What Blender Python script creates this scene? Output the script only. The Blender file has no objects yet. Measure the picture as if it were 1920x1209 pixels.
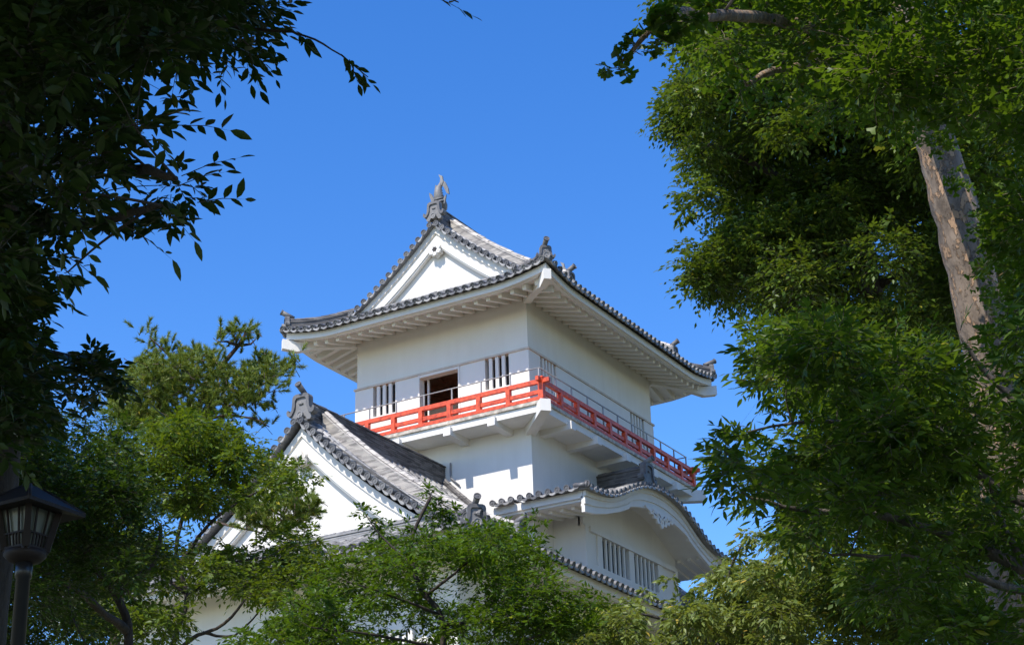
import bpy, math, random
import numpy as np
from mathutils import Vector, Matrix

random.seed(7)
rng = np.random.default_rng(11)
S = bpy.context.scene
COL = S.collection
R = math.radians

# ------------------------------------------------------------------ camera
# building frame: origin at the front-right corner of the lookout wall, x along
# the front, y along the right-hand side, z up; ZO lifts it to world height
ZO = 27.39
F_PX, PITCH, ROLL, YAW = 3375.85, 0.401, 0.0301, 0.5228
CAM = np.array([28.726, -50.941, -25.7935 + ZO])
FW = np.array([-math.sin(YAW) * math.cos(PITCH), math.cos(YAW) * math.cos(PITCH), math.sin(PITCH)])
RT = np.array([math.cos(YAW), math.sin(YAW), 0.0])
UP = np.cross(RT, FW)
RX = RT * math.cos(ROLL) - UP * math.sin(ROLL)
UX = RT * math.sin(ROLL) + UP * math.cos(ROLL)
cam = bpy.data.cameras.new('camera')
cam.sensor_fit = 'HORIZONTAL'
cam.sensor_width = 36.0
cam.lens = 36.0 * F_PX / 1920.0
cam.clip_end = 3000.0
cam.clip_start = 0.1
cob = bpy.data.objects.new('camera', cam)
COL.objects.link(cob)
cob.matrix_world = Matrix(((RX[0], UX[0], -FW[0], CAM[0]), (RX[1], UX[1], -FW[1], CAM[1]),
                           (RX[2], UX[2], -FW[2], CAM[2]), (0, 0, 0, 1)))
S.camera = cob

# ------------------------------------------------------------------ light
SUN_EL, SUN_AZ = R(51.5), R(185.7)          # azimuth clockwise from +y
SUN = np.array([math.sin(SUN_AZ) * math.cos(SUN_EL), math.cos(SUN_AZ) * math.cos(SUN_EL), math.sin(SUN_EL)])
W = bpy.data.worlds.new('World')
S.world = W
W.use_nodes = True
nt = W.node_tree
sky = nt.nodes.new('ShaderNodeTexSky')
sky.sky_type = 'NISHITA'
sky.sun_disc = False
sky.sun_elevation = SUN_EL
sky.sun_rotation = SUN_AZ
sky.altitude = 60.0
sky.air_density = 1.0
sky.dust_density = 0.25
sky.ozone_density = 2.2
hsv = nt.nodes.new('ShaderNodeHueSaturation')
hsv.inputs['Hue'].default_value = 0.512
hsv.inputs['Saturation'].default_value = 1.36
hsv.inputs['Value'].default_value = 1.38
nt.links.new(sky.outputs[0], hsv.inputs['Color'])
nt.links.new(hsv.outputs[0], nt.nodes['Background'].inputs[0])
nt.nodes['Background'].inputs[1].default_value = 0.15
sl = bpy.data.lights.new('sun', 'SUN')
sl.energy = 5.0
sl.angle = R(0.53)
sl.color = (1.0, 0.95, 0.87)
so = bpy.data.objects.new('sun', sl)
COL.objects.link(so)
so.rotation_euler = Vector(-SUN).to_track_quat('-Z', 'Y').to_euler()
so.location = (0, -60, 80)
S.view_settings.view_transform = 'Standard'
S.view_settings.look = 'None'
S.view_settings.exposure = 0.3
S.view_settings.gamma = 1.0
S.view_settings.use_curve_mapping = False
S.cycles.max_bounces = 10
S.cycles.diffuse_bounces = 8
S.cycles.transmission_bounces = 6
S.cycles.sample_clamp_indirect = 4.0

# ------------------------------------------------------------------ materials
def new_mat(name):
    m = bpy.data.materials.new(name)
    m.use_nodes = True
    return m, m.node_tree, m.node_tree.nodes['Principled BSDF']

def N(t, typ, **kw):
    n = t.nodes.new(typ)
    for k, v in kw.items():
        setattr(n, k, v)
    return n

def mixcol(t, fac, a, b, blend='MIX'):
    n = N(t, 'ShaderNodeMix', data_type='RGBA', blend_type=blend)
    for sock, val in ((n.inputs[0], fac), (n.inputs[6], a), (n.inputs[7], b)):
        if hasattr(val, 'links') or hasattr(val, 'is_output'):
            t.links.new(val, sock)
        else:
            sock.default_value = val if not isinstance(val, tuple) else (*val, 1.0)[:4]
    return n.outputs[2]

def noise(t, scale, detail=4.0, vec=None, rough=0.55):
    n = N(t, 'ShaderNodeTexNoise')
    n.inputs['Scale'].default_value = scale
    n.inputs['Detail'].default_value = detail
    n.inputs['Roughness'].default_value = rough
    if vec is not None:
        t.links.new(vec, n.inputs['Vector'])
    return n.outputs['Fac']

def ramp(t, src, p0, p1, c0=(0, 0, 0), c1=(1, 1, 1)):
    n = N(t, 'ShaderNodeValToRGB')
    e = n.color_ramp.elements
    e[0].position, e[1].position = p0, p1
    e[0].color, e[1].color = (*c0, 1), (*c1, 1)
    t.links.new(src, n.inputs[0])
    return n.outputs[0]

def coords(t, scale=(1, 1, 1)):
    tc = N(t, 'ShaderNodeNewGeometry')
    mp = N(t, 'ShaderNodeMapping')
    mp.inputs['Scale'].default_value = scale
    t.links.new(tc.outputs['Position'], mp.inputs['Vector'])
    return mp.outputs[0]

def bump(t, bs, h, strength=0.3, dist=0.02):
    b = N(t, 'ShaderNodeBump')
    b.inputs['Strength'].default_value = strength
    b.inputs['Distance'].default_value = dist
    t.links.new(h, b.inputs['Height'])
    t.links.new(b.outputs[0], bs.inputs['Normal'])

def plaster():
    m, t, b = new_mat('white_plaster')
    streak = noise(t, 1.0, 5, coords(t, (3.2, 3.2, 0.35)))
    blot = noise(t, 0.9, 6, coords(t))
    f = mixcol(t, 0.5, streak, blot)
    c = ramp(t, f, 0.30, 0.66, (0.72, 0.68, 0.62), (0.785, 0.752, 0.697))
    t.links.new(c, b.inputs['Base Color'])
    b.inputs['Roughness'].default_value = 0.75
    b.inputs['Specular IOR Level'].default_value = 0.25
    bump(t, b, noise(t, 26, 5, coords(t)), 0.12, 0.01)
    return m

def stained_plaster():
    m, t, b = new_mat('stained_plaster')
    streak = noise(t, 1.0, 6, coords(t, (5, 5, 0.9)))
    c = ramp(t, streak, 0.40, 0.60, (0.52, 0.47, 0.40), (0.80, 0.785, 0.75))
    t.links.new(c, b.inputs['Base Color'])
    b.inputs['Roughness'].default_value = 0.8
    return m

def rooftile(name, lo, hi, rough=0.45):
    m, t, b = new_mat(name)
    g = N(t, 'ShaderNodeNewGeometry')
    isl = g.outputs['Random Per Island']
    n1 = noise(t, 2.2, 6, coords(t))
    n2 = noise(t, 14, 3, coords(t))
    f = mixcol(t, 0.45, isl, n1)
    f = mixcol(t, 0.3, f, n2)
    c = ramp(t, f, 0.28, 0.72, lo, hi)
    t.links.new(c, b.inputs['Base Color'])
    b.inputs['Roughness'].default_value = rough
    bump(t, b, n2, 0.25, 0.01)
    return m

def ridgetile(name, lo, hi):
    m, t, b = new_mat(name)
    # stacked thin tiles: blocks of slightly different grey, some pale with weather
    br = N(t, 'ShaderNodeTexVoronoi')
    mp = coords(t, (2.6, 2.6, 16.0))
    t.links.new(mp, br.inputs['Vector'])
    br.inputs['Scale'].default_value = 1.0
    sep = N(t, 'ShaderNodeSeparateColor')
    t.links.new(br.outputs['Color'], sep.inputs[0])
    n1 = noise(t, 1.6, 6, coords(t))
    f = mixcol(t, 0.5, sep.outputs[0], n1)
    c = ramp(t, f, 0.25, 0.75, lo, hi)
    t.links.new(c, b.inputs['Base Color'])
    b.inputs['Roughness'].default_value = 0.6
    return m

def painted(name, col, rough=0.45, var=0.2, scale=3.0):
    m, t, b = new_mat(name)
    n1 = noise(t, scale, 6, coords(t))
    d = tuple(c * (1 - var) for c in col)
    l = tuple(min(1, c * (1 + var * 0.5)) for c in col)
    t.links.new(ramp(t, n1, 0.35, 0.65, d, l), b.inputs['Base Color'])
    b.inputs['Roughness'].default_value = rough
    return m

def bark(name, lo, hi, patch=None, scale=(1, 1, 1)):
    m, t, b = new_mat(name)
    n1 = noise(t, 7, 8, coords(t, (1.0 * scale[0], 1.0 * scale[1], 0.3 * scale[2])), 0.65)
    c = ramp(t, n1, 0.35, 0.68, lo, hi)
    h = n1
    if patch:
        n2 = noise(t, 8.5, 8, coords(t, (1.2, 1.2, 0.5)), 0.7)
        fac = ramp(t, n2, 0.53, 0.57)
        c = mixcol(t, fac, c, patch)
        n3 = noise(t, 19, 6, coords(t, (1, 1, 0.7)))
        fac2 = ramp(t, n3, 0.60, 0.66)
        c = mixcol(t, fac2, c, (0.10, 0.075, 0.055))
        h = mixcol(t, 0.5, n1, fac)
    t.links.new(c, b.inputs['Base Color'])
    b.inputs['Roughness'].default_value = 0.85
    bump(t, b, h, 1.0, 0.07)
    return m

def leafmat(name, dark, light, trans=0.3, tcol=None, rough=0.42):
    m, t, b = new_mat(name)
    g = N(t, 'ShaderNodeNewGeometry')
    isl = g.outputs['Random Per Island']
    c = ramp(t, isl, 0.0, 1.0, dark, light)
    # a few yellowing leaves
    yel = ramp(t, isl, 0.975, 0.985)
    c = mixcol(t, yel, c, (light[0] * 2.3, light[1] * 1.35, light[2] * 0.9))
    t.links.new(c, b.inputs['Base Color'])
    b.inputs['Roughness'].default_value = rough
    b.inputs['Specular IOR Level'].default_value = 0.22
    tr = N(t, 'ShaderNodeBsdfTranslucent')
    tc = tcol or (light[0] * 2.0, light[1] * 1.9, light[2] * 0.8)
    tr.inputs['Color'].default_value = (*tc, 1)
    mx = N(t, 'ShaderNodeMixShader')
    mx.inputs[0].default_value = trans
    t.links.new(b.outputs[0], mx.inputs[1])
    t.links.new(tr.outputs[0], mx.inputs[2])
    t.links.new(mx.outputs[0], t.nodes['Material Output'].inputs[0])
    return m

M = {}
M['plaster'] = plaster()
M['stained'] = stained_plaster()
M['tile'] = rooftile('roof_tile', (0.075, 0.075, 0.08), (0.40, 0.38, 0.355))
M['tile_end'] = rooftile('tile_ornament', (0.085, 0.082, 0.084), (0.25, 0.24, 0.23), 0.6)
M['ridge'] = ridgetile('ridge_tile', (0.05, 0.046, 0.046), (0.19, 0.175, 0.165))
M['tile_face'] = rooftile('tile_face', (0.055, 0.055, 0.06), (0.17, 0.165, 0.16), 0.55)
M['pale_ridge'] = ridgetile('weathered_ridge_tile', (0.22, 0.20, 0.185), (0.56, 0.51, 0.45))
M['ledge'] = painted('ledge_plaster', (0.62, 0.53, 0.44), 0.8, 0.15)
M['red'] = painted('red_paint', (0.70, 0.082, 0.024), 0.5, 0.42, 7)
M['metal'] = painted('grey_metal', (0.30, 0.29, 0.285), 0.4, 0.2)
M['edge'] = painted('balcony_boards', (0.52, 0.45, 0.37), 0.8, 0.45, 5)
M['brown'] = painted('brown_timber', (0.66, 0.36, 0.24), 0.6, 0.35, 4)
M['dark'] = painted('shaded_opening', (0.035, 0.03, 0.028), 0.8, 0.2)  # dark colour standing in for the shade inside openings
M['net'] = painted('barrier_mesh', (0.16, 0.115, 0.085), 0.6, 0.2)
M['lampbody'] = painted('lamp_brown', (0.02, 0.011, 0.009), 0.7, 0.3)
M['lamppost'] = painted('lamp_post_metal', (0.022, 0.02, 0.02), 0.33, 0.3)
M['frost'] = painted('frosted_glass', (0.13, 0.145, 0.13), 0.3, 0.1)
M['glass'] = painted('window_glass', (0.045, 0.06, 0.075), 0.15, 0.1)
M['bark_dark'] = bark('dark_bark', (0.025, 0.018, 0.013), (0.075, 0.055, 0.04))
M['bark_grey'] = bark('grey_bark', (0.06, 0.05, 0.042), (0.17, 0.14, 0.115))
M['bark_plane'] = bark('flaking_bark', (0.12, 0.09, 0.066), (0.30, 0.228, 0.168), (0.42, 0.265, 0.155))
M['bark_pine'] = bark('pine_bark', (0.035, 0.022, 0.016), (0.13, 0.08, 0.055))
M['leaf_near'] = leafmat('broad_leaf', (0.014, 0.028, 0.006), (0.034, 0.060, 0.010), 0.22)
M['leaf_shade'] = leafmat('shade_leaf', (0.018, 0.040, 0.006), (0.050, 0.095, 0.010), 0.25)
M['leaf_cherry'] = leafmat('cherry_leaf', (0.028, 0.058, 0.006), (0.115, 0.165, 0.014), 0.28)
M['leaf_maple'] = leafmat('maple_leaf', (0.026, 0.060, 0.004), (0.085, 0.150, 0.010), 0.30)
M['leaf_yellow'] = leafmat('pale_leaf', (0.070, 0.105, 0.022), (0.19, 0.23, 0.058), 0.28)
M['leaf_zelkova'] = leafmat('zelkova_leaf', (0.020, 0.045, 0.006), (0.105, 0.155, 0.020), 0.25)
M['leaf_ginkgo'] = leafmat('ginkgo_leaf', (0.020, 0.052, 0.005), (0.090, 0.155, 0.013), 0.32)
M['leaf_slender'] = leafmat('slender_leaf', (0.022, 0.054, 0.006), (0.095, 0.158, 0.017), 0.33)
M['needle'] = leafmat('pine_needle', (0.06, 0.105, 0.014), (0.21, 0.26, 0.045), 0.15)
def ground_mat():
    m, t, b = new_mat('grassy_earth')
    n1 = noise(t, 0.25, 8, coords(t))
    n2 = noise(t, 5, 5, coords(t))
    c = mixcol(t, ramp(t, n1, 0.4, 0.6), (0.10, 0.12, 0.05), (0.34, 0.28, 0.20))
    c = mixcol(t, ramp(t, n2, 0.3, 0.7), c, (0.04, 0.055, 0.02))
    t.links.new(c, b.inputs['Base Color'])
    b.inputs['Roughness'].default_value = 0.95
    bump(t, b, n2, 0.6, 0.05)
    return m
M['ground'] = ground_mat()

# ------------------------------------------------------------------ mesh helper
class MB:
    """collects geometry in building coordinates (or world when zo=0)"""
    def __init__(s, zo=ZO, faced=False):
        s.faced = faced
        s.v, s.f, s.sm, s.mi, s.zo, s.cur = [], [], [], [], zo, 0
    def add(s, vs, fs, smooth=False):
        n = len(s.v)
        s.v.extend(tuple(map(float, p)) for p in vs)
        for f in fs:
            s.f.append(tuple(i + n for i in f))
            s.sm.append(smooth)
            s.mi.append(s.cur)
    def box(s, x0, x1, y0, y1, z0, z1):
        s.add([(x0, y0, z0), (x1, y0, z0), (x1, y1, z0), (x0, y1, z0), (x0, y0, z1), (x1, y0, z1), (x1, y1, z1), (x0, y1, z1)],
              [(0, 3, 2, 1), (4, 5, 6, 7), (0, 1, 5, 4), (1, 2, 6, 5), (2, 3, 7, 6), (3, 0, 4, 7)])
    def hexa(s, p):
        s.add(p, [(0, 3, 2, 1), (4, 5, 6, 7), (0, 1, 5, 4), (1, 2, 6, 5), (2, 3, 7, 6), (3, 0, 4, 7)])
    def beam(s, p, q, w, h, up=(0, 0, 1)):
        p, q, up = np.array(p, float), np.array(q, float), np.array(up, float)
        t = (q - p) / np.linalg.norm(q - p)
        sd = np.cross(t, up); sd /= np.linalg.norm(sd)
        u = np.cross(sd, t)
        a, b = sd * w / 2, u * h / 2
        s.hexa([p - a - b, p + a - b, q + a - b, q - a - b, p - a + b, p + a + b, q + a + b, q - a + b])
    def tube(s, pts, rad, n=8, cap=True, smooth=True):
        pts = [np.array(p, float) for p in pts]
        k = len(pts)
        if not hasattr(rad, '__len__'):
            rad = [rad] * k
        T = [pts[min(i + 1, k - 1)] - pts[max(i - 1, 0)] for i in range(k)]
        T = [t / (np.linalg.norm(t) + 1e-9) for t in T]
        a = np.array((0, 0, 1.0)) if abs(T[0][2]) < 0.9 else np.array((1.0, 0, 0))
        u = np.cross(T[0], a); u /= np.linalg.norm(u)
        vs = []
        for i in range(k):
            u = u - T[i] * (u @ T[i]); u /= np.linalg.norm(u) + 1e-9
            w = np.cross(T[i], u)
            for j in range(n):
                an = 2 * math.pi * j / n
                vs.append(pts[i] + (u * math.cos(an) + w * math.sin(an)) * rad[i])
        fs = [(i * n + j, i * n + (j + 1) % n, (i + 1) * n + (j + 1) % n, (i + 1) * n + j) for i in range(k - 1) for j in range(n)]
        s.add(vs, fs, smooth)
        if cap:
            m = len(s.v) - k * n
            s.f.append(tuple(m + j for j in range(n))[::-1]); s.sm.append(False); s.mi.append(s.cur)
            s.f.append(tuple(m + (k - 1) * n + j for j in range(n))); s.sm.append(False); s.mi.append(s.cur)
    def sweep(s, rings, closed=True, cap=True, smooth=False):
        n = len(rings[0]); k = len(rings)
        vs = [p for r in rings for p in r]
        m = n if closed else n - 1
        fs = [(i * n + j, i * n + (j + 1) % n, (i + 1) * n + (j + 1) % n, (i + 1) * n + j) for i in range(k - 1) for j in range(m)]
        if cap and closed:
            fs += [tuple(range(n))[::-1], tuple((k - 1) * n + j for j in range(n))]
        s.add(vs, fs, smooth)
    def prism(s, poly, mp, d0, d1):
        """poly: 2-D outline; mp(a, b, d) -> 3-D"""
        n = len(poly)
        vs = [mp(a, b, d0) for a, b in poly] + [mp(a, b, d1) for a, b in poly]
        fs = [tuple(range(n)), tuple(range(n, 2 * n))[::-1]] + [(i, i + n, (i + 1) % n + n, (i + 1) % n) for i in range(n)]
        s.add(vs, fs)
    def disc(s, c, ax, r, t=0.05, n=12):
        """round tile end facing ax: a rim, a sunk field and a boss"""
        c, ax = np.array(c, float), np.array(ax, float); ax /= np.linalg.norm(ax)
        a = np.array((0, 0, 1.0)) if abs(ax[2]) < 0.8 else np.array((1.0, 0, 0))
        u = np.cross(ax, a); u /= np.linalg.norm(u); w = np.cross(u, ax)
        rr = [(r, -t), (r, 0), (r * 0.76, 0), (r * 0.66, -0.018), (r * 0.36, -0.018), (r * 0.30, -0.004)]
        vs = []
        for q, d in rr:
            for j in range(n):
                an = 2 * math.pi * j / n
                vs.append(c + ax * d + (u * math.cos(an) + w * math.sin(an)) * q)
        fs = [(i * n + j, (i + 1) * n + j, (i + 1) * n + (j + 1) % n, i * n + (j + 1) % n) for i in range(len(rr) - 1) for j in range(n)]
        fs.append(tuple((len(rr) - 1) * n + j for j in range(n))[::-1])
        old = s.cur; s.cur = 1 if s.faced else 0
        s.add(vs, fs)
        s.cur = old

WLOC = {}
def obj(name, mb, mat, parent=None, label=None):
    v = np.array(mb.v, float); v[:, 2] += mb.zo
    c = (v.min(0) + v.max(0)) / 2
    if parent is None:
        c[2] = v[:, 2].min()
    me = bpy.data.meshes.new(name)
    me.from_pydata((v - c).tolist(), [], mb.f)
    me.polygons.foreach_set('use_smooth', mb.sm)
    for m in (mat if isinstance(mat, (list, tuple)) else [mat]):
        me.materials.append(m)
    me.polygons.foreach_set('material_index', mb.mi)
    me.update()
    o = bpy.data.objects.new(name, me)
    COL.objects.link(o)
    if parent is not None:
        o.parent = parent
        o.location = c - WLOC[parent.name]
    else:
        o.location = c
    WLOC[o.name] = c
    if label:
        o['label'] = label
    return o

def thing(name, label, cat, loc, group=None):
    o = bpy.data.objects.new(name, None)
    o.empty_display_size = 0.5
    COL.objects.link(o)
    o.location = loc
    o['label'] = label; o['category'] = cat
    if group:
        o['group'] = group
    WLOC[o.name] = np.array(loc, float)
    return o

def ray(px, py):
    a, b = (px - 960) / F_PX, -(py - 604.5) / F_PX
    return FW + a * RX + b * UX
def at(px, py, d):
    """a point d metres from the camera along a direction (world frame)"""
    r = ray(px, py)
    return CAM + r / np.linalg.norm(r) * d

# ------------------------------------------------------------------ terrain
def ground_h(x, y):
    d = math.hypot(x + 3.7, (y - 4.9) * 0.9)
    t = min(1.0, max(0.0, (40.0 - d) / 22.0))
    return 9.4 * t * t * (3 - 2 * t)
g = MB(0)
xs = [-900, -400, -200, -120] + [-80 + 4 * i for i in range(41)] + [120, 200, 400, 900]
n = len(xs)
for y in xs:
    for x in xs:
        g.v.append((x - 4, y + 5, ground_h(x - 4, y + 5)))
for j in range(n - 1):
    for i in range(n - 1):
        g.f.append((j * n + i, j * n + i + 1, (j + 1) * n + i + 1, (j + 1) * n + i)); g.sm.append(True); g.mi.append(0)
go = obj('ground', g, M['ground'])
go['kind'] = 'structure'

# ------------------------------------------------------------------ the turret
CX, CY = -3.7, 4.9
BASE = (CX, CY, 9.0)
turret = thing('castle_turret', 'white plastered castle turret with grey tiled roofs and a red railed balcony', 'castle', BASE)
PITCH_T = 0.345

def lift_at(dist, A, L):
    return A * max(0.0, 1 - dist / L) ** 1.6

class Roof:
    """hip-and-gable roof, ridge along y; prof(s): tile height s metres out from the ridge"""
    def __init__(s, hx, hy, prof, A, L, yg):
        s.hx, s.hy, s.prof, s.A, s.L, s.yg = hx, hy, prof, A, L, yg
    def w(s, d):
        return max(0.0, 1 - d / 2.4) ** 1.2
    def side(s, x, y):
        a = abs(x - CX)
        return s.prof(a) + lift_at(s.hy - abs(y - CY), s.A, s.L) * s.w(s.hx - a)
    def front(s, x, y):
        d = s.hy - abs(y - CY)
        return s.prof(s.hx - d) + lift_at(s.hx - abs(x - CX), s.A, s.L) * s.w(d)

def tile_row(mb, pts, sv, seg=0.30, r0=0.088, r1=0.073, end_ax=None):
    """a run of overlapping round tiles down pts (first = upper end); sv = sideways vector"""
    pts = np.array(pts, float); sv = np.array(sv, float)
    dl = np.linalg.norm(np.diff(pts, axis=0), axis=1)
    cum = np.concatenate(([0], np.cumsum(dl)))
    if cum[-1] < 0.12:
        return
    k = max(1, int(round(cum[-1] / seg)))
    q = np.linspace(0, cum[-1], k + 1)
    P = np.stack([np.interp(q, cum, pts[:, i]) for i in range(3)], 1)
    an = np.linspace(0, math.pi, 6)
    for i in range(k):
        t = P[i + 1] - P[i]; t /= np.linalg.norm(t)
        u = np.cross(sv, t)
        if u[2] < 0: u = -u
        ov = t * 0.02
        j = random.uniform(-0.009, 0.009); lat = sv * random.uniform(-0.008, 0.008)
        rings = []
        for p, r in ((P[i], r1), (P[i + 1] + ov, r0)):
            rings.append([p + lat + sv * math.cos(a) * r + u * (math.sin(a) * r + j) for a in an])
        n = len(an)
        vs = rings[0] + rings[1]
        fs = [(a, a + 1, n + a + 1, n + a) for a in range(n - 1)] + [tuple(n + a for a in range(n))]
        mb.add(vs, fs, False)
    if end_ax is not None:
        tg = P[-1] - P[-2]; tg /= np.linalg.norm(tg)
        mb.disc(P[-1] + tg * 0.06, tg, 0.11, 0.09)

def strip(mb, A, B, sag=0.03, drop=0.055):
    """sunken flat tiles between two neighbouring rows A and B (same number of points)"""
    k = len(A)
    vs = []
    for a, b in zip(A, B):
        a, b = np.array(a, float), np.array(b, float)
        z = np.array((0, 0, 1.0))
        vs += [a - z * drop, (a + b) / 2 - z * (drop + sag), b - z * drop]
    fs = []
    for i in range(k - 1):
        for j in range(2):
            fs.append((i * 3 + j, i * 3 + j + 1, i * 3 + j + 4, i * 3 + j + 3))
    mb.add(vs, fs, False)

def lip(mb, a, b, out):
    """hanging lip of the eave tile between two round tile ends"""
    a, b, out = np.array(a, float), np.array(b, float), np.array(out, float)
    z = np.array((0, 0, 1.0))
    prof = [(0.12, -0.045), (0.3, -0.075), (0.5, -0.085), (0.7, -0.075), (0.88, -0.045), (0.88, -0.10), (0.7, -0.145), (0.5, -0.165), (0.3, -0.145), (0.12, -0.10)]
    v0 = [a + (b - a) * f + z * h + out * 0.055 for f, h in prof]
    v1 = [a + (b - a) * f + z * h + out * 0.0 for f, h in prof]
    n = len(prof)
    mb.add(v0 + v1, [tuple(range(n)), tuple(range(n, 2 * n))[::-1]] + [(i, i + n, (i + 1) % n + n, (i + 1) % n) for i in range(n)])

def roof_tiles(mb, rf, dwall, cut=None):
    """field tiles on four slopes; dwall: how far the end slopes run in under the gables"""
    for sg in (1, -1):                                   # the two long slopes
        ys = np.arange(CY - rf.hy + 0.14, CY + rf.hy - 0.1, PITCH_T)
        prev = None
        for y in ys:
            dist = rf.hy - abs(y - CY)
            s0 = 0.15 if dist > rf.hy - rf.yg + 0.5 else max(0.15, rf.hx - dist)
            S_ = np.linspace(s0, rf.hx, 12)
            if cut and sg > -2:
                pass
            pts = [(CX + sg * a, y, rf.side(CX + sg * a, y)) for a in S_]
            tile_row(mb, pts, (0, 1, 0), end_ax=(sg, 0, 0))
            if prev is not None:
                strip(mb, prev, pts)
                lip(mb, prev[-1], pts[-1], (sg, 0, 0))
            prev = pts
    for sg in (-1, 1):                                   # the two end slopes
        xs_ = np.arange(CX - rf.hx + 0.14, CX + rf.hx - 0.1, PITCH_T)
        prev = None
        for x in xs_:
            dist = rf.hx - abs(x - CX)
            dm = min(dist, dwall)
            D_ = np.linspace(dm, 0, 9)
            pts = [(x, CY + sg * (rf.hy - d), rf.front(x, CY + sg * (rf.hy - d))) for d in D_]
            tile_row(mb, pts, (1, 0, 0), end_ax=(0, sg, 0))
            if prev is not None:
                strip(mb, prev, pts)
                lip(mb, prev[-1], pts[-1], (0, sg, 0))
            prev = pts

def verge_tiles(mb, prof, smax, yv, sg=-1, r=0.088):
    """round tiles laid across the gable verge, ends facing out (sg = -1: towards -y)"""
    ss = np.linspace(0, smax, 200); zz = np.array([prof(a) for a in ss])
    arc = np.concatenate(([0], np.cumsum(np.hypot(np.diff(ss), np.diff(zz)))))
    for side in (1, -1):
        k = int(arc[-1] / PITCH_T)
        last = None
        for i in range(k + 1):
            a = np.interp(0.20 + i * PITCH_T, arc, ss); z = prof(a)
            p = np.array((CX + side * a, yv, z))
            q = p + np.array((0, -sg * 0.5, 0.03))
            mb.tube([q, p], [r * 0.9, r], 10, True, True)
            mb.disc(p + np.array((0, sg * 0.03, 0)), (0, sg, 0), 0.115, 0.06)
            if last is not None:
                lip(mb, last - (0, 0, .05), p - (0, 0, .05), (0, sg, 0))
            last = p
        # two raised runs of round tiles behind the ends
        for dy in (.60, .86):
            tile_row(mb, [(CX + side * a, yv - sg * dy, prof(a) + .10) for a in np.linspace(.15, smax + .4, 14)], (0, 1, 0))
        # flat bed under them
        rings = []
        for a in np.linspace(0, smax, 14):
            z = prof(a) - 0.11; x = CX + side * a
            y0, y1 = yv + sg * 0.0, yv - sg * 0.95
            rings.append([(x, y0, z), (x, y1, z), (x, y1, z - 0.05), (x, y0, z - 0.05)])
        mb.sweep(rings)

def ridge(mb, pts, hw, h, cap=0.09):
    """stacked flat tiles capped by a row of round ones, along pts (base line)"""
    pts = [np.array(p, float) for p in pts]
    k = len(pts)
    n = max(2, int(round(h / 0.075)))
    prof = []
    for i in range(n):
        z0, z1 = h * i / n, h * (i + 1) / n
        o = 0.028 if i in (0, n - 1) else 0.0
        prof += [(hw + o, z0 + 0.004), (hw + o, z1 - 0.016), (hw - 0.018, z1 - 0.016), (hw - 0.018, z1 + 0.004)]
    prof = [(0.0 + hw + 0.028, -0.12)] + prof
    full = [(a, b) for a, b in prof] + [(-a, b) for a, b in prof[::-1]]
    rings = []
    for i in range(k):
        t = pts[min(i + 1, k - 1)] - pts[max(i - 1, 0)]
        sv = np.array((-t[1], t[0], 0.0)); sv /= np.linalg.norm(sv)
        rings.append([pts[i] + sv * a + np.array((0, 0, b)) for a, b in full])
    mb.sweep(rings)
    top = [p + np.array((0, 0, h + 0.02)) for p in pts]
    t = pts[-1] - pts[0]; sv = np.array((-t[1], t[0], 0.0)); sv /= np.linalg.norm(sv)
    tile_row(mb, top, sv, 0.3, cap + 0.012, cap)

def ornament(mb, c, fx, sc=1.0, disc=True, horn=None):
    """ridge-end tile: a bell-shaped plate with raised rim and curled feet; c = top centre, fx = facing"""
    c = np.array(c, float); fx = np.array(fx, float); fx /= np.linalg.norm(fx)
    sv = np.array((-fx[1], fx[0], 0.0))
    half = [(0.0, 0.0), (0.20, 0.01), (0.29, -0.03), (0.33, -0.11), (0.335, -0.30), (0.36, -0.50), (0.41, -0.585), (0.475, -0.575), (0.485, -0.52),
            (0.53, -0.50), (0.565, -0.56), (0.55, -0.66), (0.48, -0.735), (0.39, -0.74), (0.41, -0.86), (0.36, -0.93), (0.24, -0.92), (0.17, -0.80), (0.0, -0.73)]
    out = [(-a, b) for a, b in half[::-1]][:-1] + half[:-1]
    mp = lambda a, b, d: c + sv * a * sc + np.array((0, 0, b * sc)) + fx * d * sc
    mb.prism(out, mp, 0.10, -0.10)
    # raised rim: outer outline minus the sunk face
    rim = [(0.0, 0.012), (0.20, 0.015), (0.295, -0.025), (0.335, -0.11), (0.34, -0.30), (0.365, -0.50), (0.415, -0.58), (0.47, -0.57), (0.49, -0.50), (0.535, -0.49), (0.57, -0.56), (0.55, -0.665), (0.47, -0.73), (0.37, -0.70), (0.28, -0.56), (0.23, -0.42), (0.225, -0.20), (0.17, -0.12), (0.0, -0.11)]
    for sgn in (1, -1):
        mb.prism([(a * sgn, b) for a, b in rim], mp, 0.16, 0.05)
    # carved flower mark
    for a0 in (-0.9, 0.0, 0.9):
        mb.tube([mp(0, -0.37, 0.11), mp(0.10 * math.sin(a0), -0.37 + 0.09 * math.cos(a0), 0.13)], [0.02 * sc, 0.03 * sc], 6)
    if disc:
        mb.disc(mp(0, -0.74, 0.20), fx, 0.115, 0.2)
    if horn:
        p = mp(0, -0.02, -0.25); q = mp(0, horn, 0.30)
        mb.tube([p, q], [0.085, 0.10], 12)
        mb.disc(q + (q - p) / np.linalg.norm(q - p) * 0.03, q - p, 0.112, 0.05)

def small_ornament(mb, c, fx, sc=0.62):
    ornament(mb, c, fx, sc, False, None)
    c = np.array(c, float); fx = np.array(fx, float); fx /= np.linalg.norm(fx)
    mb.disc(c + fx * 0.2 + np.array((0, 0, -0.66 * sc)), fx, 0.125, 0.2)
    p = c - fx * 0.25 + np.array((0, 0, -0.02)); q = c + fx * 0.22 + np.array((0, 0, 0.20))
    mb.tube([p, q], [0.085, 0.095], 12)
    mb.disc(q + (q - p) * 0.04, q - p, 0.108, 0.05)

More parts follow.
